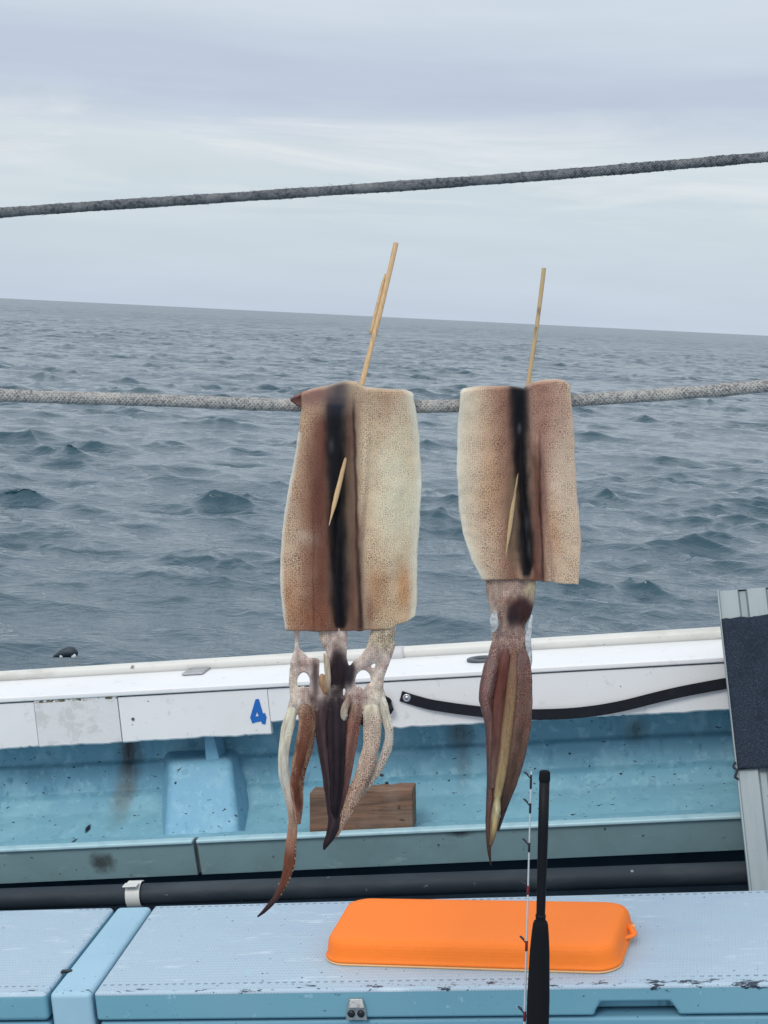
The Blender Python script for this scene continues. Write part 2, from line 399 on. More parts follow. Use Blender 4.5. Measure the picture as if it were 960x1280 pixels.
        # peeled spots
        for (px, py, r) in ((130, 1018, .006), (110, 1033, .005), (462, 972, .004), (470, 980, .004), (478, 968, .004), (486, 975, .004), (712, 942, .003)):
            M.mix(M.blob(tuple(bY(px, py, 2.845)), (r * 1.4, .3, r), (.5, .8), .8, 90), lin(22, 30, 38))
    hullm = worn_blue('hull_paint', lin(106, 158, 181), lin(142, 188, 205), lin(76, 124, 149), 1.7, stains).done()
    mesh('hull_side', *loft(rows), hullm, boat, smooth=False, bevel=.004, angle=12)
    # --- moulded frame rib standing off the hull
    ribm = worn_blue('rib_paint', lin(116, 166, 192), lin(140, 184, 204), lin(100, 150, 176), 2.2).done()
    q = lambda x, y, d: bY(x, y, d)
    ft = [q(212, 953, 2.790), q(289, 949, 2.790), q(300, 1062, 2.672), q(205, 1066, 2.672)]
    bk = [q(205, 938, 2.872), q(296, 934, 2.872), q(338, 1052, 2.842), q(196, 1056, 2.842)]
    V = ft + bk; Fc = [(0, 1, 2, 3), (7, 6, 5, 4), (0, 4, 5, 1), (1, 5, 6, 2), (2, 6, 7, 3), (3, 7, 4, 0)]
    rib = mesh('hull_rib', V, Fc, ribm, boat, bevel=.012, seg=4)
    pf = [q(254, 916, 2.80), q(266, 916, 2.80), q(275, 952, 2.797), q(257, 954, 2.797)]; pb = [p + np.array((0, .05, 0)) for p in pf]
    mesh('rib_post', pf + pb, Fc, ribm, rib, bevel=.003)
    # --- ledge: two upright panels with a pale rim
    M = Mat('ledge_paint', lin(120, 150, 158), .6)
    M.mix(M.math('MULTIPLY', M.step(M.noise(8, 6, .65), .45, .68), .7), lin(108, 134, 138))
    M.mix(M.math('MULTIPLY', M.step(M.noise(24, 6, .7, M.mapv((.5, 1, 1.4))), .60, .68), .6), lin(148, 176, 182))
    c3 = bY(125, 1080, 2.63); M.mix(M.math('MULTIPLY', M.blob(tuple(c3), (.028, .2, .03), (.3, 1), 1.5, 45), .85), lin(52, 52, 50))
    c3 = bY(575, 1042, 2.63); M.mix(M.math('MULTIPLY', M.blob(tuple(c3), (.03, .2, .01), (.3, .9), 1.2, 60), .8), lin(40, 46, 52))
    M.mix(M.step(M.noise(95, 3, .6), .69, .73), lin(48, 58, 62)); M.bump(M.noise(30, 5), .002, .4); ledm = M.done()
    lt, lb = edge((0, 1061), (915, 1019), 2.63), edge((0, 1105), (900, 1064), 2.64)
    M = Mat('rim_paint', lin(166, 200, 210), .45); M.mix(M.math('MULTIPLY', M.step(M.noise(30, 4), .5, .7), .5), lin(130, 168, 182)); rimm = M.done()
    s0 = bY(241.5, 1060, 2.63)[0]; s1 = bY(246.5, 1060, 2.63)[0]
    for x0, x1 in ((XL, s0), (s1, XR)):
        rows = [[(X, 2.631, lt(X) - .004), (X, 2.640, lb(X)), (X, 2.650, lb(X)), (X, 2.648, lt(X) - .004)] for X in np.linspace(x0, x1, 14)]
        pn = mesh('ledge_panel', *loft(rows), ledm, boat, bevel=.001)
        rows = [[(X, 2.626, lt(X) - .0065), (X, 2.626, lt(X)), (X, 2.646, lt(X) + .0005), (X, 2.646, lt(X) - .0045)] for X in np.linspace(x0, x1, 14)]
        mesh('rim', *loft(rows), rimm, pn, bevel=.002)
    rows = [[(X, 2.6415, lt(X) - .002), (X, 2.6475, lb(X) + .002), (X, 2.6510, lb(X) + .002), (X, 2.651, lt(X) - .002)] for X in (s0 - .01, s1 + .01)]
    mesh('seam_strip', *loft(rows), backm, boat)
    M = Mat('ledge_shade_panel', lin(62, 80, 96), .8, spec=.2); M.mix(M.math('MULTIPLY', M.step(M.noise(9, 5), .45, .65), .7), lin(46, 60, 76))  # added dark panel: the shade under the ledge is put into its colour
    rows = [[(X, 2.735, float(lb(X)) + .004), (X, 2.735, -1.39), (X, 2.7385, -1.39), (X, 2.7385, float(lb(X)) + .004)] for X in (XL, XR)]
    mesh('ledge_shade_panel', *loft(rows), M.done(), boat)
    # --- long grey pipe below the ledge, with a white clip
    M = Mat('pipe_grey', lin(42, 51, 60), .6, spec=.25); M.mix(M.math('MULTIPLY', M.step(M.noise(12, 6, .65, M.mapv((.3, 1, 1))), .46, .66), .6), lin(70, 80, 86))
    M.mix(M.step(M.noise(70, 3), .70, .75), lin(140, 148, 152)); pm = M.done()
    pz = edge((0, 1124), (900, 1092), 2.53)
    pipe = mesh('pipe', *tube([(X, 2.53, float(pz(X))) for X in XS], .0185, 18, up=(0, 0, 1)), pm, boat, smooth=True)
    M = Mat('clip_white', lin(214, 216, 214), .4); cm = M.done()
    x0, x1 = bY(154, 1110, 2.505)[0], bY(172, 1110, 2.505)[0]; zc = float(pz((x0 + x1) / 2))
    arc = [(2.53 + .0215 * math.cos(t), zc + .0215 * math.sin(t)) for t in np.linspace(math.radians(60), math.radians(270), 12)]
    arc = [(2.509, zc + .0285), (2.560, zc + .0285)][:0] + arc
    rows = [[(x, y, z) for x in (x0, x1)] + [(x, y * 1 + (y - 2.53) * .10, z + (z - zc) * .10) for x in (x1, x0)] for y, z in arc]
    lipv = box(x0 - .001, x1 - .001, 2.503, 2.520, zc + .0215, zc + .0245)
    mesh('clip', *join(loft(rows), lipv), cm, pipe, bevel=.0012)
    # --- things let into the cap
    M = Mat('steel_dull', lin(172, 174, 178), .4, .6); M.mix(M.step(M.noise(60, 4), .55, .7), lin(120, 118, 114)); st = M.done()
    M = Mat('steel_dark', lin(86, 92, 98), .45, .3); sdk = M.done()
    def captop(px, py):
        a = bY(px, py, YF); zc = float(crease(a[0])) + .001
        d = BOAT @ ray(px, py); return d * (zc / d[2])
    pts = [captop(227, 845), captop(253, 843.5), captop(265, 834.8), captop(239, 836.5)]
    hp = mesh('hinge_plate', *prism([p + np.array((0, 0, .001)) for p in pts], (0, 0, .0035)), st, boat, bevel=.0008)
    a, b = captop(239, 836), captop(267, 834); kn = [a + (b - a) * t + np.array((0, .002, .005)) for t in np.linspace(0, 1, 6)]
    mesh('hinge_knuckle', *tube(kn, .0045, 10, up=(0, 0, 1)), sdk, hp, smooth=True)
    ce = captop(602, 825.5); th = np.linspace(0, 2 * np.pi, 28, endpoint=False)
    rows = [[ce + np.array((rx * math.cos(t), ry * math.sin(t), z)) for t in th] for rx, ry, z in ((.027, .021, .0006), (.027, .021, .004), (.024, .018, .0055), (.014, .011, .0045), (.013, .010, .001))]
    fp = mesh('oval_fairlead', *loft(rows, True, True), sdk, boat, smooth=True)
    rows = [[ce + np.array((rx * math.cos(t), ry * math.sin(t), z)) for t in th] for rx, ry, z in ((.0128, .0098, .001), (.0125, .0095, .0022))]
    M = Mat('hole_black', lin(14, 18, 24), .7); mesh('hole_plug', *loft(rows), M.done(), fp)
    # --- the painted number
    M = Mat('number_blue', lin(14, 98, 180), .5); M.mix(M.math('MULTIPLY', M.step(M.noise(60, 4), .5, .7), .4), lin(8, 84, 164)); nb = M.done()
    o6 = [(715, 387), (728, 382), (741, 384), (757, 440), (772, 491), (786, 487), (792, 503), (799, 522), (793, 545), (791, 572), (766, 570), (758, 549), (722, 556), (692, 566), (676, 521)]
    i6 = [(727, 478), (740, 510), (715, 516)]
    bm = bmesh.new(); E = []
    for lp in (o6, i6):
        vs_ = [bm.verts.new(bY(200 + x / 6, 810 + y / 6, YF - .0012)) for x, y in lp]
        E += [bm.edges.new((vs_[k], vs_[(k + 1) % len(vs_)])) for k in range(len(vs_))]
    bmesh.ops.triangle_fill(bm, edges=E, use_beauty=True)
    ex = bmesh.ops.extrude_face_region(bm, geom=bm.faces[:]); bmesh.ops.translate(bm, vec=(0, .0009, 0), verts=[g for g in ex['geom'] if isinstance(g, bmesh.types.BMVert)])
    bmesh.ops.recalc_face_normals(bm, faces=bm.faces); me = bpy.data.meshes.new('number_four'); bm.to_mesh(me); bm.free()
    link('number_four', me, nb, boat, label='painted blue number four on the white bulwark')
    # small bolt hole
    c = bY(166, 899, YF - .0015); mesh('bolt_head', *lathe(c, c + np.array((0, .003, 0)), [(0, .0012), (0, .003), (1, .003)], 10), sdk, boat)
    # --- deck
    M = Mat('deck_paint', lin(96, 128, 140), .7); M.mix(M.step(M.noise(6, 5), .5, .65), lin(80, 110, 124)); M.bump(M.noise(90, 3), .002, .5)
    mesh('deck', *box(XL, XR, -.6, 2.66, -1.45, -1.40), M.done(), boat)
build_boat()

# ================================================================== STORAGE BOX
ZL = -.85
def build_box():
    org = bZ(480, 1240, ZL); org = np.array((org[0], org[1] + .15, -1.40))
    t = thing('storage_box', 'pale blue deck storage box with worn non slip lids', 'box', fmat(BOX, org))
    Yb = float(bZ(480, 1124.5, ZL)[1]); Yf = float(bZ(480, 1236, ZL)[1])
    def blue(name, base, textured):
        M = Mat(name, base, .5, spec=.4); X = M.xyz()
        M.mix(M.math('MULTIPLY', M.step(M.noise(7, 5, .6), .4, .7), .35), lin(126, 166, 184))
        up = M.xyz(M.n('ShaderNodeNewGeometry').outputs['Normal'])[2]
        if textured:
            top = M.math('GREATER_THAN', X[2], ZL - .0045 - org[2])
            M.mix(M.math('MULTIPLY', top, .8), lin(176, 193, 208))
            # woven non-slip relief, scuffed white and grimy in streaks
            sx = M.noise(1, 6, .7, M.mapv((14, 60, 1), (2, 3, 0))); M.mix(M.math('MULTIPLY', top, M.math('MULTIPLY', M.step(sx, .58, .68), .55)), lin(206, 220, 232))
            sy = M.noise(1, 5, .7, M.mapv((5, 12, 1), (7, 1, 0))); M.mix(M.math('MULTIPLY', top, M.math('MULTIPLY', M.step(sy, .48, .66), .5)), lin(160, 176, 200))
            wx = M.math('SINE', M.math('MULTIPLY', X[0], 2 * math.pi / .0046)); wy = M.math('SINE', M.math('MULTIPLY', X[1], 2 * math.pi / .0095))
            wv = M.math('MULTIPLY', M.math('MAXIMUM', wx, 0.0), M.math('MAXIMUM', wy, 0.0)); M.mix(M.math('MULTIPLY', top, M.math('MULTIPLY', M.math('MULTIPLY', M.step(wv, .1, .7), M.step(M.noise(11, 4), .35, .65)), .22)), lin(138, 156, 178))
            M.bump(M.math('MULTIPLY', wv, top), .0012, .6)
            # dashed stitch rows near front and back edge of the mat
            for yy in (Yf + .026, Yb - .010):
                d = M.math('ABSOLUTE', M.math('SUBTRACT', X[1], yy - org[1])); saw = M.math('FRACT', M.math('MULTIPLY', X[0], 1 / .0115))
                keep = M.step(M.noise(6, 2), .42, .5)
                M.mix(M.math('MULTIPLY', M.math('MULTIPLY', M.math('LESS_THAN', d, .0022), M.math('LESS_THAN', saw, .5)), M.math('MULTIPLY', keep, .55)), lin(48, 62, 84))
        # chipped front edge: dark gelcoat showing
        ed = M.math('ADD', M.math('ABSOLUTE', M.math('SUBTRACT', X[1], Yf + .008 - org[1])), M.math('MULTIPLY', M.math('ABSOLUTE', M.math('SUBTRACT', X[2], ZL - org[2])), .7))
        band = M.step(ed, .004, .016, 1.0, 0.0); ch = M.noise(1, 7, .75, M.mapv((26, 60, 60))); side = M.step(X[0], -.08, .55)
        amt = M.math('ADD', M.math('MULTIPLY', band, .11), M.math('ADD', ch, M.math('MULTIPLY', side, .05)))
        M.mix(M.math('MULTIPLY', M.step(amt, .665, .685), M.math('GREATER_THAN', band, .05)), lin(40, 54, 70))
        M.mix(M.step(M.noise(130, 2, .5, M.mapv((1, 1, 1.5))), .73, .75), lin(44, 58, 70))
        M.mix(M.math('MULTIPLY', M.step(M.noise(45, 6, .7), .63, .67), .6), lin(160, 198, 216))
        return M.done()
    lidm = blue('lid_paint', lin(108, 160, 180), True); bodym = blue('box_paint', lin(104, 156, 180), False); stripm = blue('strip_paint', lin(154, 190, 210), False)
    th = .041
    def lid(name, bl, br, fr, fl, mt, cut=None):
        pts = [p.copy() for p in (bl, br, fr, fl)]
        v, f = prism(pts, (0, 0, -th)); o = mesh(name, v, f, mt, t, off=org)
        if cut is not None:
            c = mesh('cutter', *cut, mt, t, off=org); bo = o.modifiers.new('cut', 'BOOLEAN'); bo.object = c; bo.operation = 'DIFFERENCE'; bo.solver = 'EXACT'
            bpy.context.view_layer.update(); dg = bpy.context.evaluated_depsgraph_get(); me = bpy.data.meshes.new_from_object(o.evaluated_get(dg))
            o.modifiers.clear(); o.data = me; bpy.data.objects.remove(c)
        b = o.modifiers.new('bevel', 'BEVEL'); b.width = .0075; b.segments = 4; b.limit_method = 'ANGLE'; b.angle_limit = math.radians(40)
        o.data.polygons.foreach_set('use_smooth', [True] * len(o.data.polygons)); w = o.modifiers.new('normals', 'WEIGHTED_NORMAL')
        return o
    P = lambda px, py: bZ(px, py, ZL)
    def row(px, Y):                                     # point on the lid plane at depth Y straight under a sight line column
        a, b = P(px, 1120), P(px, 1250); s = (Y - a[1]) / (b[1] - a[1]); return a + (b - a) * s
    g1b, g1f = P(144, 1135), P(66, 1234); g2b, g2f = P(193, 1129), P(118, 1236)
    at = lambda b, f, Y: b + (f - b) * ((Y - b[1]) / (f[1] - b[1]))
    sh = np.array((.0035, 0, 0)); big = np.array((1.2, 0, 0))
    w0 = lambda p, X: np.array((X, p[1], ZL))
    A, B = at(g1b, g1f, Yb), at(g1b, g1f, Yf); Cc, D = at(g2b, g2f, Yb), at(g2b, g2f, Yf)
    lid('lid', w0(A, -2.0), A - sh, B - sh, w0(B, -2.0), lidm)
    v, f = prism([A + sh * .4, Cc - sh * .4, D - sh * .4, B + sh * .4], (0, 0, -.30)); s = mesh('divider_strip', v, f, stripm, t, off=org, bevel=.008, seg=4)
    x0, x1 = cY(742, 1262, Yf)[0], cY(848, 1262, Yf)[0]; zt = cY(795, 1252.5, Yf)[2]; zb = ZL - th - .02
    cut = prism([(x0 - .004, Yf - .02, zb), (x0 + .002, Yf - .02, zb + .026), (x0 + .010, Yf - .02, zt), (x1 - .010, Yf - .02, zt), (x1 - .002, Yf - .02, zb + .026), (x1 + .004, Yf - .02, zb)], (0, .045, 0))
    lr = lid('lid', Cc + sh, w0(Cc, 1.2), w0(D, 1.2), D + sh, lidm, cut)
    # box bodies under the lids
    z1 = ZL - th - .0035
    for a, b in ((-2.0, float(B[0]) - .004), (float(D[0]) + .004, 1.2)):
        mesh('box_wall', *box(a, b, Yf + .004, Yb - .004, -1.40, z1), bodym, t, bevel=.006, off=org)
    # --- steel catch with two screws
    M = Mat('latch_steel', lin(176, 178, 180), .38, .75); M.mix(M.step(M.noise(200, 3), .52, .7), lin(140, 140, 140)); st = M.done()
    yl = Yf - .0005; c = lambda px, py, y: cY(px, py, y)
    base = [c(433, 1274, yl), c(459.5, 1274, yl), c(457, 1256, yl), c(453, 1247.5, yl), c(437, 1247.5, yl), c(434.5, 1256, yl)]
    la = mesh('latch', *prism(base, (0, -.004, 0)), st, lr, off=org, bevel=.001)
    hood = [c(436, 1258, yl - .004), c(456, 1258, yl - .004), c(453, 1248.5, yl - .004), c(438, 1248.5, yl - .004)]
    hv = hood + [hood[0] + np.array((0, -.005, 0)), hood[1] + np.array((0, -.005, 0)), hood[2] + np.array((0, -.001, 0)), hood[3] + np.array((0, -.001, 0))]
    M = Mat('screw_dark', lin(46, 50, 58), .35, .6); sk = M.done()
    mesh('latch_hood', hv, [(0, 1, 2, 3), (7, 6, 5, 4), (0, 4, 5, 1), (1, 5, 6, 2), (2, 6, 7, 3), (3, 7, 4, 0)], st, lr, off=org, bevel=.001)
    for px in (439.3, 451.2):
        p = c(px, 1267, yl - .004); mesh('screw', *lathe(p, p + np.array((0, -.0032, 0)), [(0, .0052), (.4, .0052), (.8, .004), (1, .0022)], 16), sk, lr, off=org, smooth=True)
    rb = mesh('dark_hinge_pin', *box(float(P(82, 1214)[0]) - .006, float(P(82, 1214)[0]) + .010, float(P(82, 1214)[1]) - .004, float(P(82, 1214)[1]) + .003, ZL - .002, ZL + .002), sk, s, off=org, bevel=.001)
build_box()

# ================================================================== ORANGE CUSHION
def build_pad():
    cs = [bZ(402, 1207, ZL), bZ(774, 1219, ZL), bZ(797, 1153, ZL), bZ(437, 1146, ZL)]     # base corners, counter-clockwise from above
    org = sum(cs) / 4
    M = Mat('orange_foam', lin(247, 126, 38), .55, spec=.3)
    M.mix(M.math('MULTIPLY', M.step(M.noise(9, 4), .4, .7), .25), lin(250, 136, 48))
    M.bump(M.voro(230, rnd=.25), .0008, .55); M.b.inputs['Subsurface Weight'].default_value = .08; M.b.inputs['Subsurface Radius'].default_value = (.02, .008, .003)
    foam = M.done()
    M = Mat('cream_backing', lin(238, 186, 132), .7); back = M.done()
    t = thing('orange_cushion', 'bright orange foam cushion with rounded corners on the pale blue lid', 'cushion', fmat(BOX, org))
    n = 96
    def ring(inset, z):
        # rounded rectangle in the unit square mapped on the four corners
        Wd, Hd = np.linalg.norm(cs[1] - cs[0]), np.linalg.norm(cs[3] - cs[0]); r = .034 - inset * .4; pts = []
        hw, hh = Wd / 2 - inset, Hd / 2 - inset
        for k, (sx, sy) in enumerate(((1, 1), (-1, 1), (-1, -1), (1, -1))):
            for a in np.linspace(0, math.pi / 2, n // 4):
                a0 = a + k * math.pi / 2; pts.append((sx * (hw - r) + r * math.cos(a0), sy * (hh - r) + r * math.sin(a0)))
        out = []
        for x, y in pts:
            u, v = x / Wd + .5, y / Hd + .5; p = (1 - u) * (1 - v) * cs[0] + u * (1 - v) * cs[1] + u * v * cs[2] + (1 - u) * v * cs[3] - org
            out.append((p[0], p[1], z))
        return out
    mesh('backing', *loft([ring(.001, .0005), ring(.0, .002), ring(.001, .004)]), back, t, smooth=False)
    prof = [(.0, .0042), (.0, .0065), (.0020, .0085), (.003, .012), (.0045, .022), (.006, .028), (.009, .0325), (.014, .0348), (.023, .0355), (.05, .0358), (.075, .0359)]
    mesh('foam_body', *loft([ring(i, z) for i, z in prof]), foam, t, smooth=True)
    # carrying loop on the right-hand end
    a, b, c2 = bZ(779, 1184, ZL), bZ(793, 1179, ZL), bZ(783, 1168, ZL)
    lp = spline([a - org + (0, 0, .012), (a * .4 + b * .6) - org + (0.004, 0, .013), b - org + (0, 0, .015), (c2 * .5 + b * .5) - org + (0.001, 0, .017), c2 - org + (0, 0, .016)], 24)
    mesh('loop', *tube(lp, .0048, 10, .5, up=(0, 0, 1)), foam, t, smooth=True)
    pp = bZ(788, 1170, ZL) - org + (0, 0, .012); th = np.linspace(0, 2 * np.pi, 16, endpoint=False)
    mesh('loop_label', *loft([[pp + np.array((.008 * math.cos(q), .006 * math.sin(q), z)) for q in th] for z in (0, .003)]), back, t)
build_pad()

# ================================================================== WOOD BLOCK ON THE LEDGE
def build_block():
    y0 = 2.658; a, b = bY(386.5, 1038, y0), bY(516, 1034, y0); tp = bY(387, 992, y0); tr = bY(515.5, 986.5, y0)
    org = np.array(((a[0] + b[0]) / 2, y0 + .02, min(a[2], b[2]) - .004))
    M = Mat('old_wood', lin(128, 98, 80), .85); X = M.xyz()
    g = M.noise(1, 6, .65, M.mapv((7, 40, 95)), .6); M.mix(M.step(g, .42, .62), lin(86, 70, 60)); M.mix(M.math('MULTIPLY', M.step(M.noise(14, 5), .5, .7), .6), lin(132, 118, 106))
    M.mix(M.step(M.noise(1, 4, .6, M.mapv((35, 60, 90), (3, 1, 2))), .68, .72), lin(40, 34, 32)); M.bump(g, .002, .7)
    n = 14; rows = []
    for i, X_ in enumerate(np.linspace(0, 1, n)):
        p0 = a + (b - a) * X_; p1 = tp + (tr - tp) * X_; j = rng.normal(0, .0007, 8)
        rows.append([(p0[0], y0 + j[0], org[2]), (p1[0], y0 + j[1], p1[2] + j[2]), (p1[0], y0 + .042 + j[3], p1[2] + j[4]), (p0[0], y0 + .042, org[2])])
    o = mesh('wood_block', *loft(rows), M.done(), None, fmat(BOAT, org), bevel=.0025, off=org)
    props(o, 'weathered brown wooden block standing on the blue ledge', 'wood block')
build_block()

# ================================================================== GANGPLANK
def build_plank():
    tl = bY(896, 739, 2.722); lo = bY(936, 1110, 2.46); ax = tl - lo; ln = np.linalg.norm(ax); zb = nrm(ax)
    xb = nrm(np.array((1, 0, 0)) - zb[0] * zb); yb = np.cross(zb, xb)
    k = (lo[2] + 1.39) / zb[2]; org = lo - zb * k; Lg = ln + k
    fr = np.array([xb, yb, zb]) @ BOAT
    R = W @ fr.T; m4 = Matrix.Identity(4); o_ = CAMP + (W @ BOAT.T) @ org
    for i in range(3):
        for j in range(3): m4[i][j] = R[i][j]
        m4[i][3] = o_[i]
    t = thing('gangplank', 'ribbed grey aluminium gangplank with dark carpet leaning on the gunwale', 'gangplank', m4)
    M = Mat('aluminium_dull', lin(140, 152, 157), .55, .2); M.mix(M.math('MULTIPLY', M.step(M.noise(1, 6, .6, M.mapv((30, 30, 4))), .45, .7), .6), lin(114, 130, 138))
    M.mix(M.math('MULTIPLY', M.step(M.noise(26, 6, .7), .60, .68), .6), lin(108, 124, 136)); M.mix(M.step(M.noise(80, 3, .6), .70, .74), lin(60, 70, 80)); M.bump(M.noise(40, 4), .001, .4)
    al = M.done()
    # cross-section: flat pans between narrow folds, flanged sides
    wd = .30; sec = [(0, -.004), (.0, .020), (.002, .020), (.002, .0)]
    front = [(0, -.004), (.003, -.0045), (.004, 0)]
    x = .004
    while x < wd - .03:
        front += [(x + .030, 0), (x + .033, .007), (x + .043, .007), (x + .046, 0)]; x += .046
    front += [(wd - .004, 0), (wd - .003, -.0045), (wd, -.004)]
    back = [(wd, .022), (wd - .003, .022), (wd - .004, .004)] + [(px, py + .003) for px, py in front[::-1][3:-3]] + [(.004, .004), (.003, .022), (0, .022)]
    prof = front + back
    rows = [[(px, py, z) for px, py in prof] for z in np.linspace(0, Lg, 6)]
    mesh('ribbed_plate', *loft(rows), al, t, bevel=.0006)
    # carpet strip wrapped over the plank
    c0 = np.linalg.norm(bY(903, 776, 2.695) - tl); c1 = np.linalg.norm(bY(917, 966, 2.57) - tl)
    M = Mat('dark_carpet', lin(38, 46, 58), .95, spec=.15); M.mix(M.step(M.noise(520, 2, .5, M.mapv((1, 1, .8))), .48, .62), lin(56, 66, 82)); M.mix(M.math('MULTIPLY', M.step(M.noise(18, 5), .5, .68), .6), lin(30, 38, 50))
    M.bump(M.noise(600, 2), .0015, .9)
    zs = np.linspace(Lg - c1, Lg - c0, 60); cs_ = np.concatenate([np.linspace(.0022, wd + .003, 40)]); rows = []
    for i, z in enumerate(zs):
        fz = 0
        rr = []
        for q in cs_:
            j = rng.normal(0, .0012) if i in (0, len(zs) - 1) else 0
            sag = .0012 * math.sin(q * 70) ; rr.append((q, -.0085 + sag + rng.normal(0, .0002), z + j))
        rr += [(q, -.0048, z) for q in cs_[::-1]]
        rows.append(rr)
    cp = mesh('carpet', *loft(rows), M.done(), t, smooth=True, label='dark carpet strip wrapped round the plank')
    # knotted cord at the lower corner
    z0 = Lg - c1; pts = spline([(.0, -.008, z0 + .012), (-.004, -.008, z0 + .004), (.001, -.010, z0 - .003), (-.003, -.008, z0 - .012), (.002, -.006, z0 - .016)], 20)
    M = Mat('cord_dark', lin(30, 36, 46), .8); mesh('knot_cord', *tube(pts, .0019, 8, up=(.3, 1, .2)), M.done(), cp, smooth=True)
build_plank()

# ================================================================== BLACK STRAP, RAG
def build_strap():
    M = Mat('black_webbing', lin(22, 25, 34), .7, spec=.3); X = M.xyz(); M.bump(M.math('SINE', M.math('MULTIPLY', X[0], 2400)), .0006, .5)
    M.mix(M.math('MULTIPLY', M.step(M.noise(60, 4), .5, .7), .5), lin(34, 38, 48)); wb = M.done()
    pts = [(501, 870), (520, 876), (545, 882), (600, 889.5), (650, 893), (700, 892.5), (740, 889), (780, 882), (820, 872), (860, 863), (925, 851)]
    P = spline(pts, 70); y = np.interp(P[:, 0], [501, 540, 700, 925], [YF - .003, YF - .007, YF - .012, YF - .006])
    c = np.array([bY(p[0], p[1], q) for p, q in zip(P, y)]); org = c[0].copy()
    T = np.gradient(c, axis=0); T /= np.linalg.norm(T, axis=1)[:, None]; S = np.cross(T, (0, 1, 0)); hw = .0096; th = np.array((0, .0009, 0))
    rows = [[p + s * hw - th, p - s * hw - th, p - s * hw + th, p + s * hw + th] for p, s in zip(c, S)]
    t = thing('black_strap', 'black webbing strap sagging across the white bulwark with a steel eyelet', 'strap', fmat(BOAT, org))
    mesh('webbing', *loft(rows), wb, t, off=org, bevel=.0004)
    M = Mat('eyelet_steel', lin(190, 192, 196), .25, .95); st = M.done(); p = bY(508.5, 872.3, YF - .0045)
    mesh('eyelet', *lathe(p, p + np.array((0, -.0022, 0)), [(0, .0075), (.5, .0075), (1, .0055), (.4, .004), (.5, .0034), (.9, .0026), (1.2, .0012)], 22), st, t, off=org, smooth=True)
    a, b = bY(609, 893, YF - .013), bY(608.5, 934, YF - .013)
    mesh('loose_end', *box(a[0] - .0035, a[0] + .0035, YF - .0145, YF - .0125, b[2], a[2]), wb, t, off=org, bevel=.0004)
    # dark rag tied behind the larger squid
    pts = [(474, 868), (484, 874), (488, 884), (485, 893), (468, 898), (458, 906), (452, 900), (462, 886), (468, 876)]
    yq = YF - .006; P = spline(pts, 40); q = np.array([bY(x, y_, yq - .006 - .004 * math.sin(i * .7)) for i, (x, y_) in enumerate(P)]); org = q.mean(0)
    r = .0045 + .0012 * np.sin(np.arange(40) * 1.3) + .0008 * np.sin(np.arange(40) * 3.1)
    o = mesh('knotted_rag', *tube(q, r, 9, .8), wb, None, fmat(BOAT, org), smooth=True, off=org)
    props(o, 'small black knotted rag on the bulwark behind the larger squid', 'rag')
build_strap()

# ================================================================== ROPES
def rope(name, pts, Yw, dpx, mats, label):
    P2 = spline(pts, 400); P = wY(P2[:, 0], P2[:, 1], Yw); P += 0
    seg = np.r_[0, np.cumsum(np.linalg.norm(np.diff(P, axis=0), axis=1))]; Lt = seg[-1]
    R = dpx * Yw / F / 2 * .86; pitch = R * 5.6; step = pitch / 18; n = int(Lt / step); s = np.linspace(0, Lt, n)
    c = np.stack([np.interp(s, seg, P[:, k]) for k in range(3)], -1)
    # slight unevenness in the lay of the rope
    T = np.gradient(c, axis=0); T /= np.linalg.norm(T, axis=1)[:, None]; A = np.cross(T, (0, 0, 1)); A /= np.linalg.norm(A, axis=1)[:, None]; B = np.cross(A, T)
    org = c[0].copy(); parts = []; ns = 8; V = []; Fc = []; base = 0; sides = 5
    th = np.linspace(0, 2 * np.pi, sides, endpoint=False); wr = 2 * math.pi * R / ns / 2 * .66
    fz = 1 + .05 * np.interp(s, np.linspace(0, Lt, 60), rng.normal(0, 1, 60))
    for d in (1, -1):
        for k in range(ns):
            ph = 2 * math.pi * (k / ns) + d * 2 * math.pi * s / pitch
            ov = d * np.sin(ns / 1.0 * (2 * math.pi * s / pitch) + math.pi * k)
            r = (R + .00045 * ov + rng.normal(0, .00012, n)) * fz
            rad = np.cos(ph)[:, None] * A + np.sin(ph)[:, None] * B; cen = c + r[:, None] * rad
            tt = np.gradient(cen, axis=0); tt /= np.linalg.norm(tt, axis=1)[:, None]; wd = np.cross(tt, rad)
            ring = cen[:, None] + (np.cos(th)[None, :, None] * wd[:, None] * wr + np.sin(th)[None, :, None] * rad[:, None] * wr * .62)
            v, f = loft(ring, True, False); V.append(v); f = np.array(f); Fc.append(f + base); base += len(v)
    core, cf = tube(c, R * .93, 10, up=(0, 0, 1)); V.append(core); nb = base
    faces = [tuple(q) for f in Fc for q in f.tolist()] + [tuple(i + nb for i in q) for q in cf]
    # loose fibres
    for _ in range(150):
        i = int(rng.integers(4, n - 4)); a = rng.uniform(0, 2 * math.pi); o_ = math.cos(a) * A[i] + math.sin(a) * B[i]; l_ = rng.uniform(.003, .008)
        q0 = c[i] + o_ * R * 1.05; tv_ = T[i] * rng.choice((-1, 1)); P3 = spline([q0, q0 + o_ * .0012 + tv_ * l_ * .4, q0 + o_ * rng.uniform(.0008, .003) + tv_ * l_ + rng.normal(0, .0006, 3)], 6)
        v, f = tube(P3, .00016, 3, up=tuple(B[i] * .9 + A[i] * .3)); V.append(v); nf_ = sum(len(k) for k in V) - len(v); faces += [tuple(j_ + nf_ for j_ in q) for q in f]
    V = np.vstack(V)
    o = mesh(name, V, faces, mats, None, tmat(org), smooth=True, off=org)
    return props(o, label, 'rope')
def rope_mat(name, a, b, c):
    M = Mat(name, a, .85, spec=.2); M.mix(M.step(M.noise(300, 3), .45, .6), b); M.mix(M.math('MULTIPLY', M.step(M.noise(28, 5, .7), .48, .62), .6), c); M.bump(M.noise(1400, 2), .0006, .8); return M.done()
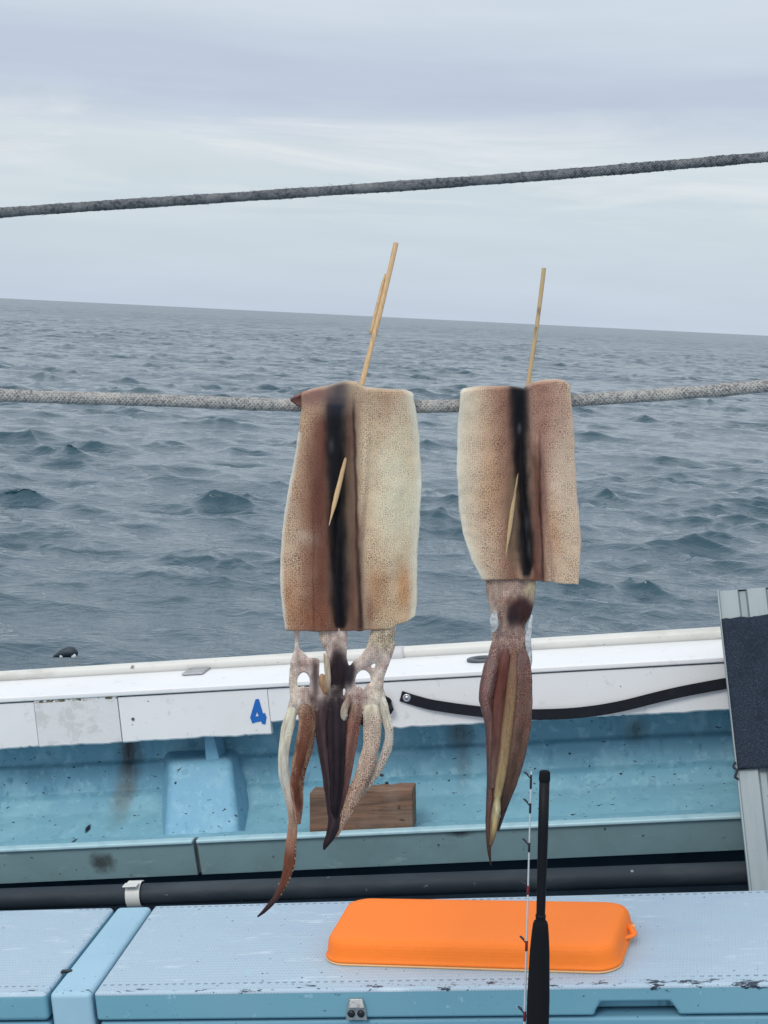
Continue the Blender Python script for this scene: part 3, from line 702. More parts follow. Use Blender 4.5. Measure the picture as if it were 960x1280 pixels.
rope('upper_rope', [(-420, 301), (0, 266), (330, 244), (640, 222.5), (960, 196), (1400, 158)], 1.72, 12.4, rope_mat('grey_rope', lin(112, 116, 120), lin(74, 80, 88), lin(136, 140, 142)), 'dark grey braided rope stretched across the sky above the squids')
LR = [(-420, 476), (0, 494), (200, 500.5), (360, 506.5), (445, 508.5), (540, 508), (640, 505), (720, 500.5), (850, 491.5), (960, 482), (1400, 436)]
rope('lower_rope', LR, 1.69, 16.0, rope_mat('pale_rope', lin(168, 168, 166), lin(122, 122, 124), lin(186, 184, 178)), 'pale grey braided rope carrying both squids')
LRs = spline(LR, 200); rope_y = lambda x: np.interp(x, LRs[:, 0], LRs[:, 1])

# ================================================================== SQUIDS
def flesh_mat(name, dotscale=1.0, sheen=.38):
    M = Mat(name, (.8, .7, .6, 1), sheen, spec=.28)
    at = M.n('ShaderNodeAttribute', attribute_name='pigment'); uv = M.n('ShaderNodeUVMap', uv_map='px')
    M.col = at.outputs['Color']; al = at.outputs['Alpha']
    # skin spots (chromatophores): size follows the density stored with the pigment
    sc = M.n('ShaderNodeVectorMath', operation='SCALE'); M.l(uv.outputs[0], sc.inputs[0]); sc.inputs['Scale'].default_value = 1.0
    d = M.voro(.40 * dotscale, sc.outputs[0], dim='2D', rnd=.7); lo = M.math('MULTIPLY', M.math('MULTIPLY', al, .42), M.step(M.noise(.055, 3, .6, uv.outputs[0]), .3, .7, .55, 1.3)); sp = M.math('LESS_THAN', d, lo)
    big = M.voro(.15 * dotscale, sc.outputs[0], dim='2D'); sb = M.math('LESS_THAN', big, M.math('MULTIPLY', al, .17))
    M.mix(M.math('MULTIPLY', sp, .74), lin(112, 56, 36)); M.mix(M.math('MULTIPLY', sb, .25), lin(60, 32, 30))
    n = M.noise(.035, 5, .6, uv.outputs[0]); 
    g = M.noise(1, 4, .6, M.mapv((.5, .035, 1), (0, 0, 0), uv.outputs[0])); M.bump(g, .0016, .6); M.bump(M.noise(.12, 4, .6, uv.outputs[0]), .0012, .4)
    M.b.inputs['Coat Weight'].default_value = .10; M.b.inputs['Coat Roughness'].default_value = .22; M.b.inputs['Subsurface Weight'].default_value = .3; M.b.inputs['Subsurface Radius'].default_value = (.006, .003, .002); M.b.inputs['Subsurface Scale'].default_value = 1.0
    m_ = M.done()
    # thin flesh lets light through from behind
    tr = M.n('ShaderNodeBsdfTranslucent'); M.l(M.col, tr.inputs[0]); mx = M.n('ShaderNodeMixShader'); mx.inputs[0].default_value = .3
    M.l(M.b.outputs[0], mx.inputs[1]); M.l(tr.outputs[0], mx.inputs[2]); M.l(mx.outputs[0], M.out.inputs[0])
    return m_
FLESH = flesh_mat('squid_flesh', 1.0, .34); FLESH_ARM = flesh_mat('squid_arm_flesh', 1.0, .24)
def add_uv(me, px, py):
    uv = me.uv_layers.new(name='px'); li = np.zeros(len(me.loops), np.int32); me.loops.foreach_get('vertex_index', li)
    uv.data.foreach_set('uv', np.stack([px[li], py[li]], -1).astype(np.float32).ravel())
class Paint:
    """pigment laid out over the skin, in photo-sized units across the animal"""
    def __init__(s, px, py, base, dots):
        s.x, s.y = px, py; s.c = np.tile(np.array(base[:3]), (len(px), 1)); s.a = np.full(len(px), float(dots)); s.k = 0
    def nz(s, sx, sy, seed):
        """gradient noise, about -1..1"""
        g = np.random.default_rng(seed); v = np.zeros(len(s.x)); am = 1.0
        for o in range(4):
            G = g.uniform(0, 2 * math.pi, (64, 64)); f = 2.0 ** o
            X, Y = s.x / sx * f + 17.3, s.y / sy * f + 9.1; xi, yi = np.floor(X).astype(int), np.floor(Y).astype(int); xf, yf = X - xi, Y - yi
            u_, w_ = xf * xf * xf * (xf * (xf * 6 - 15) + 10), yf * yf * yf * (yf * (yf * 6 - 15) + 10)
            d = lambda i, j: np.cos(G[(xi + i) % 64, (yi + j) % 64]) * (xf - i) + np.sin(G[(xi + i) % 64, (yi + j) % 64]) * (yf - j)
            v += am * ((d(0, 0) * (1 - u_) + d(1, 0) * u_) * (1 - w_) + (d(0, 1) * (1 - u_) + d(1, 1) * u_) * w_); am *= .55
        return v * 1.6
    def lay(s, m, col, dots=None):
        m = np.clip(m, 0, 1); s.c = s.c * (1 - m[:, None]) + np.array(col[:3]) * m[:, None]
        if dots is not None: s.a = s.a * (1 - m) + dots * m
        return s
    def spot(s, cx, cy, rx, ry, col, k=1.0, dots=None, warp=.35, p=2):
        s.k += 1; d = np.sqrt(((s.x - cx) / rx) ** 2 + ((s.y - cy) / ry) ** 2) + warp * s.nz(40, 60, 100 + s.k)
        return s.lay(k * np.exp(-np.clip(d, 0, None) ** p), col, dots)
    def band(s, pts, col, k=1.0, dots=None, hard=3.0, warp=.25, sx=14, sy=60, fade=26):
        """stripe down the body: rows (y, centre x, half width)"""
        s.k += 1; P = np.array(pts, float); c = np.interp(s.y, P[:, 0], P[:, 1]); w = np.interp(s.y, P[:, 0], P[:, 2], left=0, right=0)
        d = np.abs(s.x - c + 2 * s.nz(20, 90, 300 + s.k)) / np.maximum(w, .01) + warp * s.nz(sx, sy, 200 + s.k)
        e = P[0, 0], P[-1, 0]; ramp = np.clip((s.y - e[0] + fade * .5) / fade, 0, 1) * np.clip((e[1] - s.y + fade * .5) / fade, 0, 1); w = np.interp(s.y, P[:, 0], P[:, 2])
        d = np.abs(s.x - c + 2 * s.nz(20, 90, 300 + s.k)) / np.maximum(w, .01) + warp * s.nz(sx, sy, 200 + s.k)
        return s.lay(k / (1 + np.exp(np.clip((d - 1) * hard * 2, -30, 30))) * ramp, col, dots)
    def rgba(s): return np.concatenate([np.clip(s.c, 0, 1), s.a[:, None]], 1)
CREAM, PALE = lin(236, 214, 180), lin(244, 236, 212)
BROWN, MAROON, INK, ORANGE, OLIVE = lin(150, 108, 84), lin(98, 52, 46), lin(9, 11, 20), lin(206, 156, 110), lin(122, 108, 90)

def wob(u, v, seed):
    q = Paint(u.ravel(), v.ravel(), (0, 0, 0), 0); return (q.nz(.38, .30, seed)).reshape(u.shape)
def mantle(t, org, left, right, topc, botc, ybase, bulge, paint, flap, nu=110, nv=190):
    """opened mantle: front sheet, fold over the rope, flap behind"""
    u = np.linspace(0, 1, nu); nb = 26; nf = 44
    v = np.linspace(0, 1, nv); L = np.array(left, float); R = np.array(right, float); Tc = np.array(topc, float); Bc = np.array(botc, float)
    U, Vv = np.meshgrid(u, v)
    ytop, ybot = L[0, 1], L[-1, 1]
    wl = Paint(np.arange(400, 820.), np.zeros(420), (0, 0, 0), 0)
    jl, jr = 1.3 * wl.nz(60, 1, int(L[0, 0])), 1.3 * wl.nz(60, 1, int(R[0, 0])); jf = lambda j, y: np.interp(y, wl.x, j)
    bw = Paint(np.arange(340, 740.), np.zeros(400), (0, 0, 0), 0); jb = 1.1 * bw.nz(14, 1, int(L[1, 0]))
    Bc = np.stack([bw.x, np.interp(bw.x, Bc[:, 0], Bc[:, 1]) + jb], -1)
    # row heights between the top and bottom outline
    gx = None; px = np.zeros_like(U); py = np.zeros_like(U)
    for it in range(2):
        if it == 0: py = ytop + (ybot - ytop) * Vv
        lx = np.interp(py, L[:, 1], L[:, 0]) + jf(jl, py); rx = np.interp(py, R[:, 1], R[:, 0]) + jf(jr, py); px = lx + (rx - lx) * U
        a = np.interp(px, Tc[:, 0], Tc[:, 1]); b = np.interp(px, Bc[:, 0], Bc[:, 1]); py = a + (b - a) * Vv
    lx = np.interp(py, L[:, 1], L[:, 0]) + jf(jl, py); rx = np.interp(py, R[:, 1], R[:, 0]) + jf(jr, py); px = lx + (rx - lx) * U
    dep = ybase + bulge(U, Vv)
    # over the top: rope radius plus thickness, then the flap behind
    rp = .0115; fx, fy, fd = [], [], []
    P = wY(px, py, dep)
    toppx, toppy, topd = px[0], py[0], dep[0]
    back_rows = []; pxb, pyb = [], []
    Ptop = P[0]; yc = Ptop[:, 1] + rp
    for a in np.linspace(0, math.pi, nb)[1:]:
        row = Ptop.copy(); row[:, 1] = yc - rp * math.cos(a); row[:, 2] = Ptop[:, 2] + .0022 * math.sin(a) * (1 - .2 * u); back_rows.append(row); pxb.append(toppx); pyb.append(toppy - 36 * a / math.pi)
    last = back_rows[-1]
    for k in np.linspace(0, 1, nf)[1:]:
        row = last.copy(); ln = flap(u); row[:, 2] -= ln * k; row[:, 1] += .010 * np.sin(k * 2.2) * (1 + .4 * np.cos(u * 5)) - .004 * k
        mid = row[:, 0].mean(); row[:, 0] = mid + (row[:, 0] - mid) * (1 - .35 * k ** 2); back_rows.append(row); pxb.append(toppx); pyb.append(toppy - 38 - 100 * k)
    allP = np.concatenate([np.array(back_rows)[::-1], P], 0); APX = np.concatenate([np.array(pxb)[::-1], px], 0).ravel(); APY = np.concatenate([np.array(pyb)[::-1], py], 0).ravel()
    nr = allP.shape[0]; Vt = allP.reshape(-1, 3) - org; idx = np.arange(nr * nu).reshape(nr, nu)
    q = np.stack([idx[:-1, :-1], idx[1:, :-1], idx[1:, 1:], idx[:-1, 1:]], -1).reshape(-1, 4)
    me = bpy.data.meshes.new('mantle'); me.from_pydata(Vt.tolist(), [], q.tolist()); me.update()
    add_uv(me, APX, APY); pt = paint(APX, APY)
    o = link('mantle', me, FLESH, t, smooth=True, col=pt.rgba())
    s = o.modifiers.new('thickness', 'SOLIDIFY'); s.thickness = .0024; s.offset = 0; s.use_rim = True
    return o
def strand(path, n=44):
    """rows: x, y, half width (photo units), depth offset (m)"""
    return spline(path, n)
ROOTS = []
def arm(t, org, path, ybase, cols, name='arm', flat=.55, ridges=0, n=120, suckers=None, sides=32, edgec=None, root=True):
    S = strand(path, n); sd = int(abs(path[0][0] * 7 + path[0][1]))
    if root: ROOTS.append((path, ybase, cols))
    s = ybase / F; tt = np.linspace(0, 1, n); th = np.linspace(0, 2 * np.pi, sides, endpoint=False)
    TT, TH = np.repeat(tt, sides), np.tile(th, n); NZ = Paint(np.cos(TH) * 1.0 + 3, TT * len(path) + np.sin(TH), (0, 0, 0), 0)
    rough = NZ.nz(.55, .8, sd).reshape(n, sides); streak = Paint(TH, TT * len(path), (0, 0, 0), 0).nz(.42, 1.6, sd + 1)
    e0 = np.clip(tt / .12, 0.02, 1); r = np.maximum(S[:, 2], .35) * s * np.sqrt(1 - (1 - e0) ** 2)
    S = S.copy(); S[:, 0] += .4 * np.sin(tt * 13 + sd) * (tt > .1) * np.minimum(1, S[:, 2] / 6)
    c = wY(S[:, 0], S[:, 1], ybase + S[:, 3])
    T = np.gradient(c, axis=0); T /= np.linalg.norm(T, axis=1)[:, None]; A = np.cross(T, (0, 1, 0)); A /= np.linalg.norm(A, axis=1)[:, None]; B = np.cross(A, T)
    ph = np.random.default_rng(sd).uniform(0, 6.28, 4)
    lump = 1 + .08 * rough + .02 * streak.reshape(n, sides)
    if ridges: lump = lump + .13 * np.sin(th * ridges + ph[3] + 0 * tt[:, None]) * np.clip(r / r.max() * 1.5, 0, 1)[:, None]
    rows = c[:, None] + (r[:, None] * lump)[:, :, None] * (np.cos(th)[None, :, None] * A[:, None] + flat * np.sin(th)[None, :, None] * B[:, None])
    parts = [loft(rows)]
    PX = (S[:, 0:1] + np.cos(th)[None] * S[:, 2:3]).ravel(); PY = np.repeat(S[:, 1], sides); tv = TT; cs = np.cos(TH)
    if suckers:
        side, a0, a1, k, sr = suckers; g = np.random.default_rng(sd + 5)
        for a in np.linspace(a0, a1, k):
            i0 = int(np.clip(a + g.normal(0, .006), 0, 1) * (n - 1)); p = c[i0] + A[i0] * r[i0] * side * .84 + np.array((0, -r[i0] * flat * .5, 0))
            rad = sr * s * (1.1 - .5 * a) * g.uniform(.7, 1.25); th2 = np.linspace(0, 2 * np.pi, 8, endpoint=False)
            d = nrm(A[i0] * side + np.array((0, -.8, 0)) + g.normal(0, .25, 3)); e1 = nrm(np.cross(d, T[i0])); e2 = np.cross(d, e1)
            rr = [[p + d * h * rad + w * rad * (math.cos(q) * e1 + math.sin(q) * e2) for q in th2] for h, w in ((-.6, .7), (.2, 1), (.6, .9), (.65, .5), (.35, .3))]
            parts.append(loft(rr)); PX = np.r_[PX, np.full(40, S[i0, 0])]; PY = np.r_[PY, np.full(40, S[i0, 1])]; tv = np.r_[tv, np.full(40, a)]; cs = np.r_[cs, np.full(40, 3.0)]
    V, Fc = join(*parts); V = np.array(V) - org
    me = bpy.data.meshes.new(name); me.from_pydata(V.tolist(), [], [tuple(map(int, q)) for q in Fc]); me.update()
    bm = bmesh.new(); bm.from_mesh(me); bmesh.ops.recalc_face_normals(bm, faces=bm.faces); bm.to_mesh(me); bm.free()
    add_uv(me, PX, PY); ex = len(tv) - n * sides
    K = np.array([k for k, _, _ in cols]); cl = np.stack([np.interp(tv, K, [c_[j] for _, c_, _ in cols]) for j in range(3)], -1)
    da = np.interp(tv, K, [d for _, _, d in cols])
    p = Paint(PX, PY, (1, 1, 1), 0); p.c = cl; nzv = p.nz(8, 22, sd + 2); sv = np.r_[streak, np.zeros(ex)]
    if edgec is not None: p.lay(np.clip((np.abs(cs) - .45 + .35 * sv + .25 * nzv) / .4, 0, 1) * (cs < 2) * .85, edgec)
    p.c = np.clip(p.c * (1 + .22 * nzv[:, None] + .24 * sv[:, None]), 0, 1); p.a = np.clip(da * (1 + .6 * nzv), 0, 1)
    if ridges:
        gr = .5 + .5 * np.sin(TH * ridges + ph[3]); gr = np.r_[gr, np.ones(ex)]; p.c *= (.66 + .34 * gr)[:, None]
    sk = cs > 2
    if sk.any(): p.c[sk] = p.c[sk] * .45 + .55 * np.array(lin(200, 178, 156)[:3]); p.a[sk] = 0
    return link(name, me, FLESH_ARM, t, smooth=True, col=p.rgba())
def head(t, org, strands, ybase, paint, vox=.0011, flat=.45, name='head'):
    """fleshy strands fused into one skin"""
    parts = []; roots = list(ROOTS); ROOTS.clear()
    extra = []
    for path, yb, cols in roots:
        (x0, y0, r0, d0), (x1, y1, r1, d1) = path[0], path[1]; k = min(1, 26 / (y1 - y0)); o_ = yb - ybase
        x2, y2, r2, d2 = x0 + (x1 - x0) * k, y0 + (y1 - y0) * k, r0 + (r1 - r0) * k, d0 + (d1 - d0) * k
        extra.append([(x0 + (x0 - x1) * .3, y0 - 12, r0 * .75, d0 * .5 + o_ * .3), (x0, y0, r0 * .98, d0 + o_ * .8), (x2, y2, r2 * .8, d2 + o_ + .002), (x2, y2 + 8, r2 * .45, d2 + o_ + .004)])
    for path in list(strands) + extra:
        S = strand(path, 26); c = wY(S[:, 0], S[:, 1], ybase + S[:, 3]); r = S[:, 2] * ybase / F
        parts.append(tube(c, r, 14, flat))
        for e in (0, -1):                                   # rounded ends
            th = np.linspace(0, 2 * np.pi, 12, endpoint=False)
            rr = [[c[e] + r[e] * np.array((math.cos(q) * math.sin(a), flat * math.sin(q) * math.sin(a), math.cos(a))) for q in th] for a in np.linspace(.08, math.pi - .08, 9)]
            parts.append(loft(rr))
    V, Fc = join(*parts); o = mesh('tmp', np.array(V) - org, Fc, FLESH_ARM)
    mo = o.modifiers.new('fuse', 'REMESH'); mo.mode = 'VOXEL'; mo.voxel_size = vox
    sm = o.modifiers.new('soft', 'SMOOTH'); sm.factor = .6; sm.iterations = 7
    bpy.context.view_layer.update(); dg = bpy.context.evaluated_depsgraph_get(); me = bpy.data.meshes.new_from_object(o.evaluated_get(dg)); bpy.data.objects.remove(o)
    me.name = name; co = np.zeros(len(me.vertices) * 3); me.vertices.foreach_get('co', co); co = co.reshape(-1, 3) + org
    d = (co - CAMP) @ W; px = 480 + F * d[:, 0] / d[:, 2]; py = 640 + F * d[:, 1] / d[:, 2]
    for l_ in list(me.uv_layers): me.uv_layers.remove(l_)
    add_uv(me, px, py); pt = paint(px, py)
    for path, yb, cols in roots:
        c0 = np.array(cols[min(1, len(cols) - 1)][1][:3]); pt.spot(path[0][0] * .6 + path[1][0] * .4, path[0][1] + 20, path[0][2] * .95, 17, tuple(c0), .95, cols[0][2], .25, 4)
    nz_ = pt.nz(7, 11, 901); pt.c = np.clip(pt.c * (1 + .30 * nz_[:, None]), 0, 1)
    return link(name, me, FLESH_ARM, t, smooth=True, col=pt.rgba())

YS = 1.674        # hanging plane of the front sheets
MAUVE, DARKM, WHITEF, TAN, RUST = lin(120, 98, 98), lin(66, 52, 60), lin(212, 208, 200), lin(186, 156, 124), lin(136, 84, 62)
def squid_left():
    org = wY(444, 786, YS)
    t = thing('dried_squid', 'larger split squid with separate dangling arms, left on the rope', 'squid', tmat(org), 'squids hung to dry on the rope')
    left = [(376, 484), (377, 510), (375, 530), (368, 575), (360, 620), (353, 662), (350.5, 700), (351.5, 740), (356, 790)]
    right = [(515, 484), (519, 505), (524, 545), (526.5, 600), (524.5, 650), (521, 700), (521, 740), (519, 775), (518.5, 790)]
    top = [(350, 497), (376, 495), (390, 490), (410, 486), (430, 480), (444, 481), (456, 488), (480, 490), (505, 491), (514, 494), (520, 502), (530, 510)]
    bot = [(350, 788), (400, 789), (450, 788), (488, 786), (496, 780), (508, 777), (519, 770), (530, 768)]
    def bulge(u, v):
        b = .006 * (2 * np.abs(u - .5)) ** 2.6                                   # sides curl away
        b += -.0045 * np.exp(-((u - .38 - .02 * v) / .05) ** 2) * np.clip(v * 4, 0, 1) * 0 + .0065 * np.exp(-((u - .41) / .05) ** 2) * np.clip(v * 3, 0, 1)
        b += -.005 * np.exp(-((u - .56) / .03) ** 2) * np.clip(v * 5 - .3, 0, 1)          # fold right of the ink line
        b += -.008 * np.exp(-((u - .75) / .16) ** 2) * np.sin(np.pi * np.clip(v, 0, 1)) - .004 * np.exp(-((u - .18) / .1) ** 2) * np.sin(np.pi * v)
        b += .0016 * wob(u, v, 41) + .0012 * (2 * np.abs(u - .5)) ** 3 * wob(u, v, 43)
        b += .004 * v ** 3
        return b - .004 * (1 - v) ** 6
    def paint(x, y):
        p = Paint(x, y, lin(240, 220, 188), .56)
        p.lay(.25 * (p.nz(50, 90, 5) + .2), PALE); p.lay(.2 * p.nz(30, 60, 6), BROWN)
        # broad brown of the left half, deepening to purple-brown beside the ink
        p.band([(470, 392, 26), (560, 392, 26), (660, 388, 30), (800, 384, 34)], lin(198, 146, 112), .62, .75, .8, .1)
        p.band([(515, 406, 10), (560, 404, 20), (640, 400, 23), (700, 402, 20), (800, 402, 22)], lin(118, 58, 44), .95, .6, 1.2, .12)
        p.spot(380, 672, 15, 12, lin(214, 196, 176), .7, .4); p.spot(366, 690, 8, 90, lin(222, 204, 182), .55, .7)
        p.spot(362, 750, 12, 35, lin(206, 150, 104), .55, .7); p.spot(388, 772, 20, 20, lin(166, 108, 76), .55, .8); p.spot(396, 600, 10, 60, lin(92, 46, 42), .45, .5)
        # right half: pale middle, tan top and bottom
        p.spot(484, 505, 46, 32, lin(186, 146, 116), .8, .7); p.spot(468, 560, 18, 50, lin(204, 168, 134), .5, .7)
        p.spot(494, 600, 32, 80, PALE, .85, .42); p.spot(500, 668, 26, 55, PALE, .8, .4)
        p.spot(508, 740, 15, 45, lin(206, 150, 92), .8, .6); p.spot(470, 742, 14, 55, lin(204, 156, 114), .75, .7); p.spot(490, 778, 30, 12, CREAM, .4, .6); p.spot(462, 768, 5, 22, lin(140, 88, 72), .6, .5)
        p.spot(400, 494, 34, 16, lin(158, 118, 112), .85, .4)
        # olive-brown strip and fold line
        p.band([(508, 438, 8), (600, 439, 10), (700, 441, 11), (800, 443, 12)], lin(118, 76, 62), .92, .3, 1.6, .1); p.band([(570, 436, 5), (640, 436, 6), (720, 437, 5)], OLIVE, .6, .1, 2)
        p.band([(505, 443, 1.4), (650, 446.5, 1.7), (800, 450, 2.2)], lin(58, 32, 32), .9, 0, 2, 0)
        p.band([(640, 391, .8), (800, 393, .9)], lin(84, 46, 40), .5, None, 2, 0)
        # ink
        p.band([(500, 420, 11), (520, 420, 14), (580, 420, 13), (640, 421, 12.5), (700, 423, 13.5), (755, 424.5, 13), (776, 425, 9), (790, 426, 3)], INK, 1.0, 0, 3.2, .10, 10, 30, 14)
        p.band([(468, 424, 13), (512, 421, 14)], lin(62, 66, 82), .85, 0, 1.6, .1); p.spot(414, 557, 3, 8, lin(110, 108, 108), .4, 0); p.spot(412, 725, 3, 12, lin(120, 100, 96), .5, 0); p.spot(425, 780, 7, 9, lin(40, 26, 30), .8, 0)  # the small grey spots are glare painted onto the ink
        # pale cut edges
        L = np.array(left, float); R = np.array(right, float); lx = np.interp(y, L[:, 1], L[:, 0]); rx = np.interp(y, R[:, 1], R[:, 0])
        p.lay(np.exp(-((x - lx) / 3.5) ** 2) * (y > 540) * .95, lin(238, 234, 224), .1); p.lay(np.exp(-((x - rx) / 9.0) ** 2) * .9, lin(238, 236, 222), .15); p.lay(np.exp(-((y - 787) / 1.8) ** 2) * (x < 488) * .6, lin(150, 106, 92), .2)
        return p
    mantle(t, org, left, right, top, bot, YS - .006, bulge, paint, lambda u: .085 + .02 * np.sin(u * 9))
    # fin tip standing out beside the rope
    fin = []
    for k in np.linspace(0, 1, 12):
        a, b = np.array((383, 488.)) * (1 - k) + np.array((363, 498.5)) * k, np.array((381, 512.)) * (1 - k) + np.array((364, 501.)) * k
        fin.append([wY(*(a + (b - a) * q), YS + .002 + .004 * math.sin(q * 3.1) * (1 - k) - .004 * k) for q in np.linspace(0, 1, 8)])
    V, Fc = loft(np.array(fin), False); me = bpy.data.meshes.new('fin'); V = V - org; me.from_pydata(V.tolist(), [], [tuple(map(int, q)) for q in Fc]); me.update()
    d = (V + org - CAMP) @ W; x = 480 + F * d[:, 0] / d[:, 2]; y = 640 + F * d[:, 1] / d[:, 2]; add_uv(me, x, y)
    p = Paint(x, y, lin(156, 120, 116), .4).spot(366, 500, 6, 6, lin(110, 66, 64), .9)
    fo = link('fin', me, FLESH, t, smooth=True, col=p.rgba()); s = fo.modifiers.new('thickness', 'SOLIDIFY'); s.thickness = .003; s.offset = 0
    # --- head, split open with two empty eye holes
    hs = [[(371, 786, 6, .004), (371, 800, 3.2, .004), (371, 812, 4, .003), (370, 826, 7, .002), (366, 850, 5.5, .001), (369, 868, 7, .001), (374, 885, 9, .001)],
          [(372, 818, 4, .002), (380, 828, 6.5, .002), (390, 830, 6, .0), (394, 848, 5, .0), (391, 866, 6.5, .0), (383, 880, 9, .001)],
          [(374, 812, 2.5, .003), (384, 823, 3, .001), (394, 825, 3, 0)],
          [(396, 826, 4, 0), (396, 850, 4.5, 0), (400, 872, 8, 0), (404, 892, 11, 0)],
          [(405, 785, 9, .004), (408, 800, 8, .002), (416, 815, 9, .0), (421, 840, 10, -.002), (420, 866, 9, -.002), (416, 890, 12, -.001)],
          [(426, 785, 9, .004), (427, 805, 7.5, .002), (427, 830, 6.5, 0)], [(416, 786, 10, .006), (417, 800, 10, .003), (419, 816, 10, .001)],
          [(480, 784, 16, .004), (476, 800, 16, .003), (468, 815, 13, .001), (456, 826, 9, .0), (444, 832, 6, 0), (438, 848, 6, 0), (438, 866, 7, 0), (432, 885, 9, 0)],
          [(486, 806, 9, .003), (480, 824, 9, .002), (473, 846, 8, .001), (470, 866, 9, .001), (463, 882, 11, .001)],
          [(440, 864, 7, 0), (452, 876, 9, .001), (462, 882, 10, .001)],
          [(430, 822, 4, .001), (433, 840, 5, 0), (434, 858, 5, 0)], [(412, 872, 9, 0), (430, 884, 9, 0)], [(386, 880, 8, .0), (400, 885, 8, 0)]]
    ring_ = lambda cx, cy, rx, ry, h: [(cx + rx * math.cos(a), cy + ry * math.sin(a), h, .0015) for a in np.linspace(0, 2 * math.pi, 13)]
    hs += [ring_(379.5, 853, 11.5, 16, 4.2), ring_(454, 851, 14, 17.5, 4.8)]
    def hp(x, y):
        p = Paint(x, y, lin(222, 206, 198), .5); p.lay(.6 * p.nz(8, 12, 77), lin(186, 152, 140))
        p.spot(478, 798, 22, 16, lin(206, 194, 164), .8, .8); p.spot(380, 830, 12, 6, lin(150, 110, 104), .7, .6); p.spot(470, 870, 9, 26, PALE, .7, .4); p.spot(367, 858, 6, 22, PALE, .7, .4)
        p.spot(404, 795, 9, 9, lin(206, 190, 170), .8, .8); p.spot(422, 842, 13, 38, lin(40, 27, 33), 1, .25, .12, 8); p.spot(437, 840, 8, 20, lin(38, 30, 38), .98, .1, .15, 6)
        p.spot(394, 848, 5, 30, lin(70, 54, 58), .9, .1, .2, 3); p.spot(388, 872, 9, 8, lin(120, 92, 88), .7, .5); p.spot(412, 880, 18, 14, lin(70, 54, 60), .9, .1, .2, 3); p.spot(448, 872, 9, 9, lin(150, 116, 108), .8, .8); p.spot(420, 806, 10, 6, lin(128, 96, 88), .7, .5)
        return p
    arm(t, org, [(405, 816, 1.5, -.003), (409, 830, 4, -.004), (410, 848, 3.6, -.004), (411, 862, 2.6, -.003), (413, 876, 1, -.001)], YS, [(0, lin(196, 176, 156), .2), (.4, lin(206, 192, 170), 0), (1, lin(110, 86, 80), .2)], 'beak_flesh', .5, 0, 30, root=False)
    arm(t, org, [(402, 842, 3, 0), (404, 854, 5, -.002), (407, 866, 3, -.002)], YS, [(0, TAN, 0), (1, lin(170, 130, 96), 0)], 'beak_flesh', .6, 0, 30, root=False)
    D = lambda c, d: (c, d)
    # --- arms
    arm(t, org, [(369, 876, 8, .002), (361, 905, 8, .001), (355, 940, 7, .0), (355, 970, 7, .0), (361, 995, 6, 0), (366, 1025, 5.8, 0), (364, 1055, 7, 0), (362, 1080, 7.5, 0), (356, 1100, 5.5, 0), (346, 1120, 4, 0), (333, 1136, 3, 0), (322, 1146, 1, 0)], YS,
        [(0, PALE, .3), (.3, lin(214, 212, 204), .2), (.42, lin(206, 180, 160), .4), (.52, lin(186, 140, 116), .5), (.6, RUST, .5), (.75, lin(124, 78, 62), .5), (.85, lin(70, 50, 52), .1), (1, lin(34, 28, 36), 0)], suckers=(1, .52, .80, 13, 1.6), flat=.5)
    arm(t, org, [(380, 876, 10, .001), (384, 900, 11, -.001), (381, 930, 11, -.002), (374, 960, 9.5, -.001), (371, 985, 8.5, 0), (373, 1008, 6, 0), (373, 1030, 3, 0)], YS - .004,
        [(0, lin(190, 164, 144), .9), (.15, lin(164, 120, 96), .8), (.35, RUST, .5), (.8, lin(116, 66, 54), .5), (1, lin(170, 130, 112), .3)], suckers=(1, .3, .72, 14, 1.1), flat=.5, ridges=2, edgec=lin(186, 150, 126))
    arm(t, org, [(402, 878, 9, 0), (405, 920, 9, -.002), (411, 965, 8.5, -.003), (415, 1000, 7.5, -.003), (418, 1025, 7, -.003), (414, 1042, 6, -.003), (408, 1054, 4, -.003), (405, 1062, 1.2, -.003)], YS - .004,
        [(0, lin(90, 70, 72), .3), (.3, lin(84, 66, 70), .2), (.7, lin(66, 52, 58), .1), (1, lin(42, 32, 38), 0)], ridges=4, flat=.6)
    arm(t, org, [(420, 868, 10, -.002), (421, 910, 11, -.006), (421, 960, 9.5, -.007), (420, 1000, 7, -.006), (418, 1022, 4, -.005)], YS - .004,
        [(0, lin(60, 46, 54), .2), (.4, lin(52, 39, 46), .1), (1, lin(46, 35, 42), 0)], ridges=5, flat=.6)
    arm(t, org, [(446, 876, 9, .001), (441, 905, 9.5, -.001), (434, 945, 8.5, -.002), (428, 985, 7, -.002), (424, 1012, 4.5, -.002), (421, 1028, 2, -.002)], YS - .003,
        [(0, lin(206, 176, 158), .8), (.2, lin(176, 128, 114), .6), (.6, lin(140, 100, 96), .3), (1, lin(106, 80, 80), .2)], ridges=3, flat=.55)
    arm(t, org, [(464, 874, 12, .001), (465, 905, 11.5, -.001), (463, 940, 10.5, -.002), (453, 970, 10, -.002), (439, 1000, 9, -.002), (429, 1022, 7, -.002), (423, 1038, 4, -.002), (419, 1047, 1.5, -.002)], YS - .002,
        [(0, PALE, .15), (.12, lin(222, 206, 188), .6), (.5, lin(208, 180, 160), .75), (1, lin(204, 172, 148), .7)], flat=.55)
    arm(t, org, [(473, 868, 9, .003), (480, 890, 7, .002), (486.5, 912, 5.5, .001), (484, 935, 6, .001), (474, 958, 6, .001), (462, 978, 5, .001), (450, 996, 3, .001)], YS,
        [(0, PALE, .4), (.4, lin(214, 206, 196), .5), (1, lin(206, 190, 172), .7)], flat=.55)
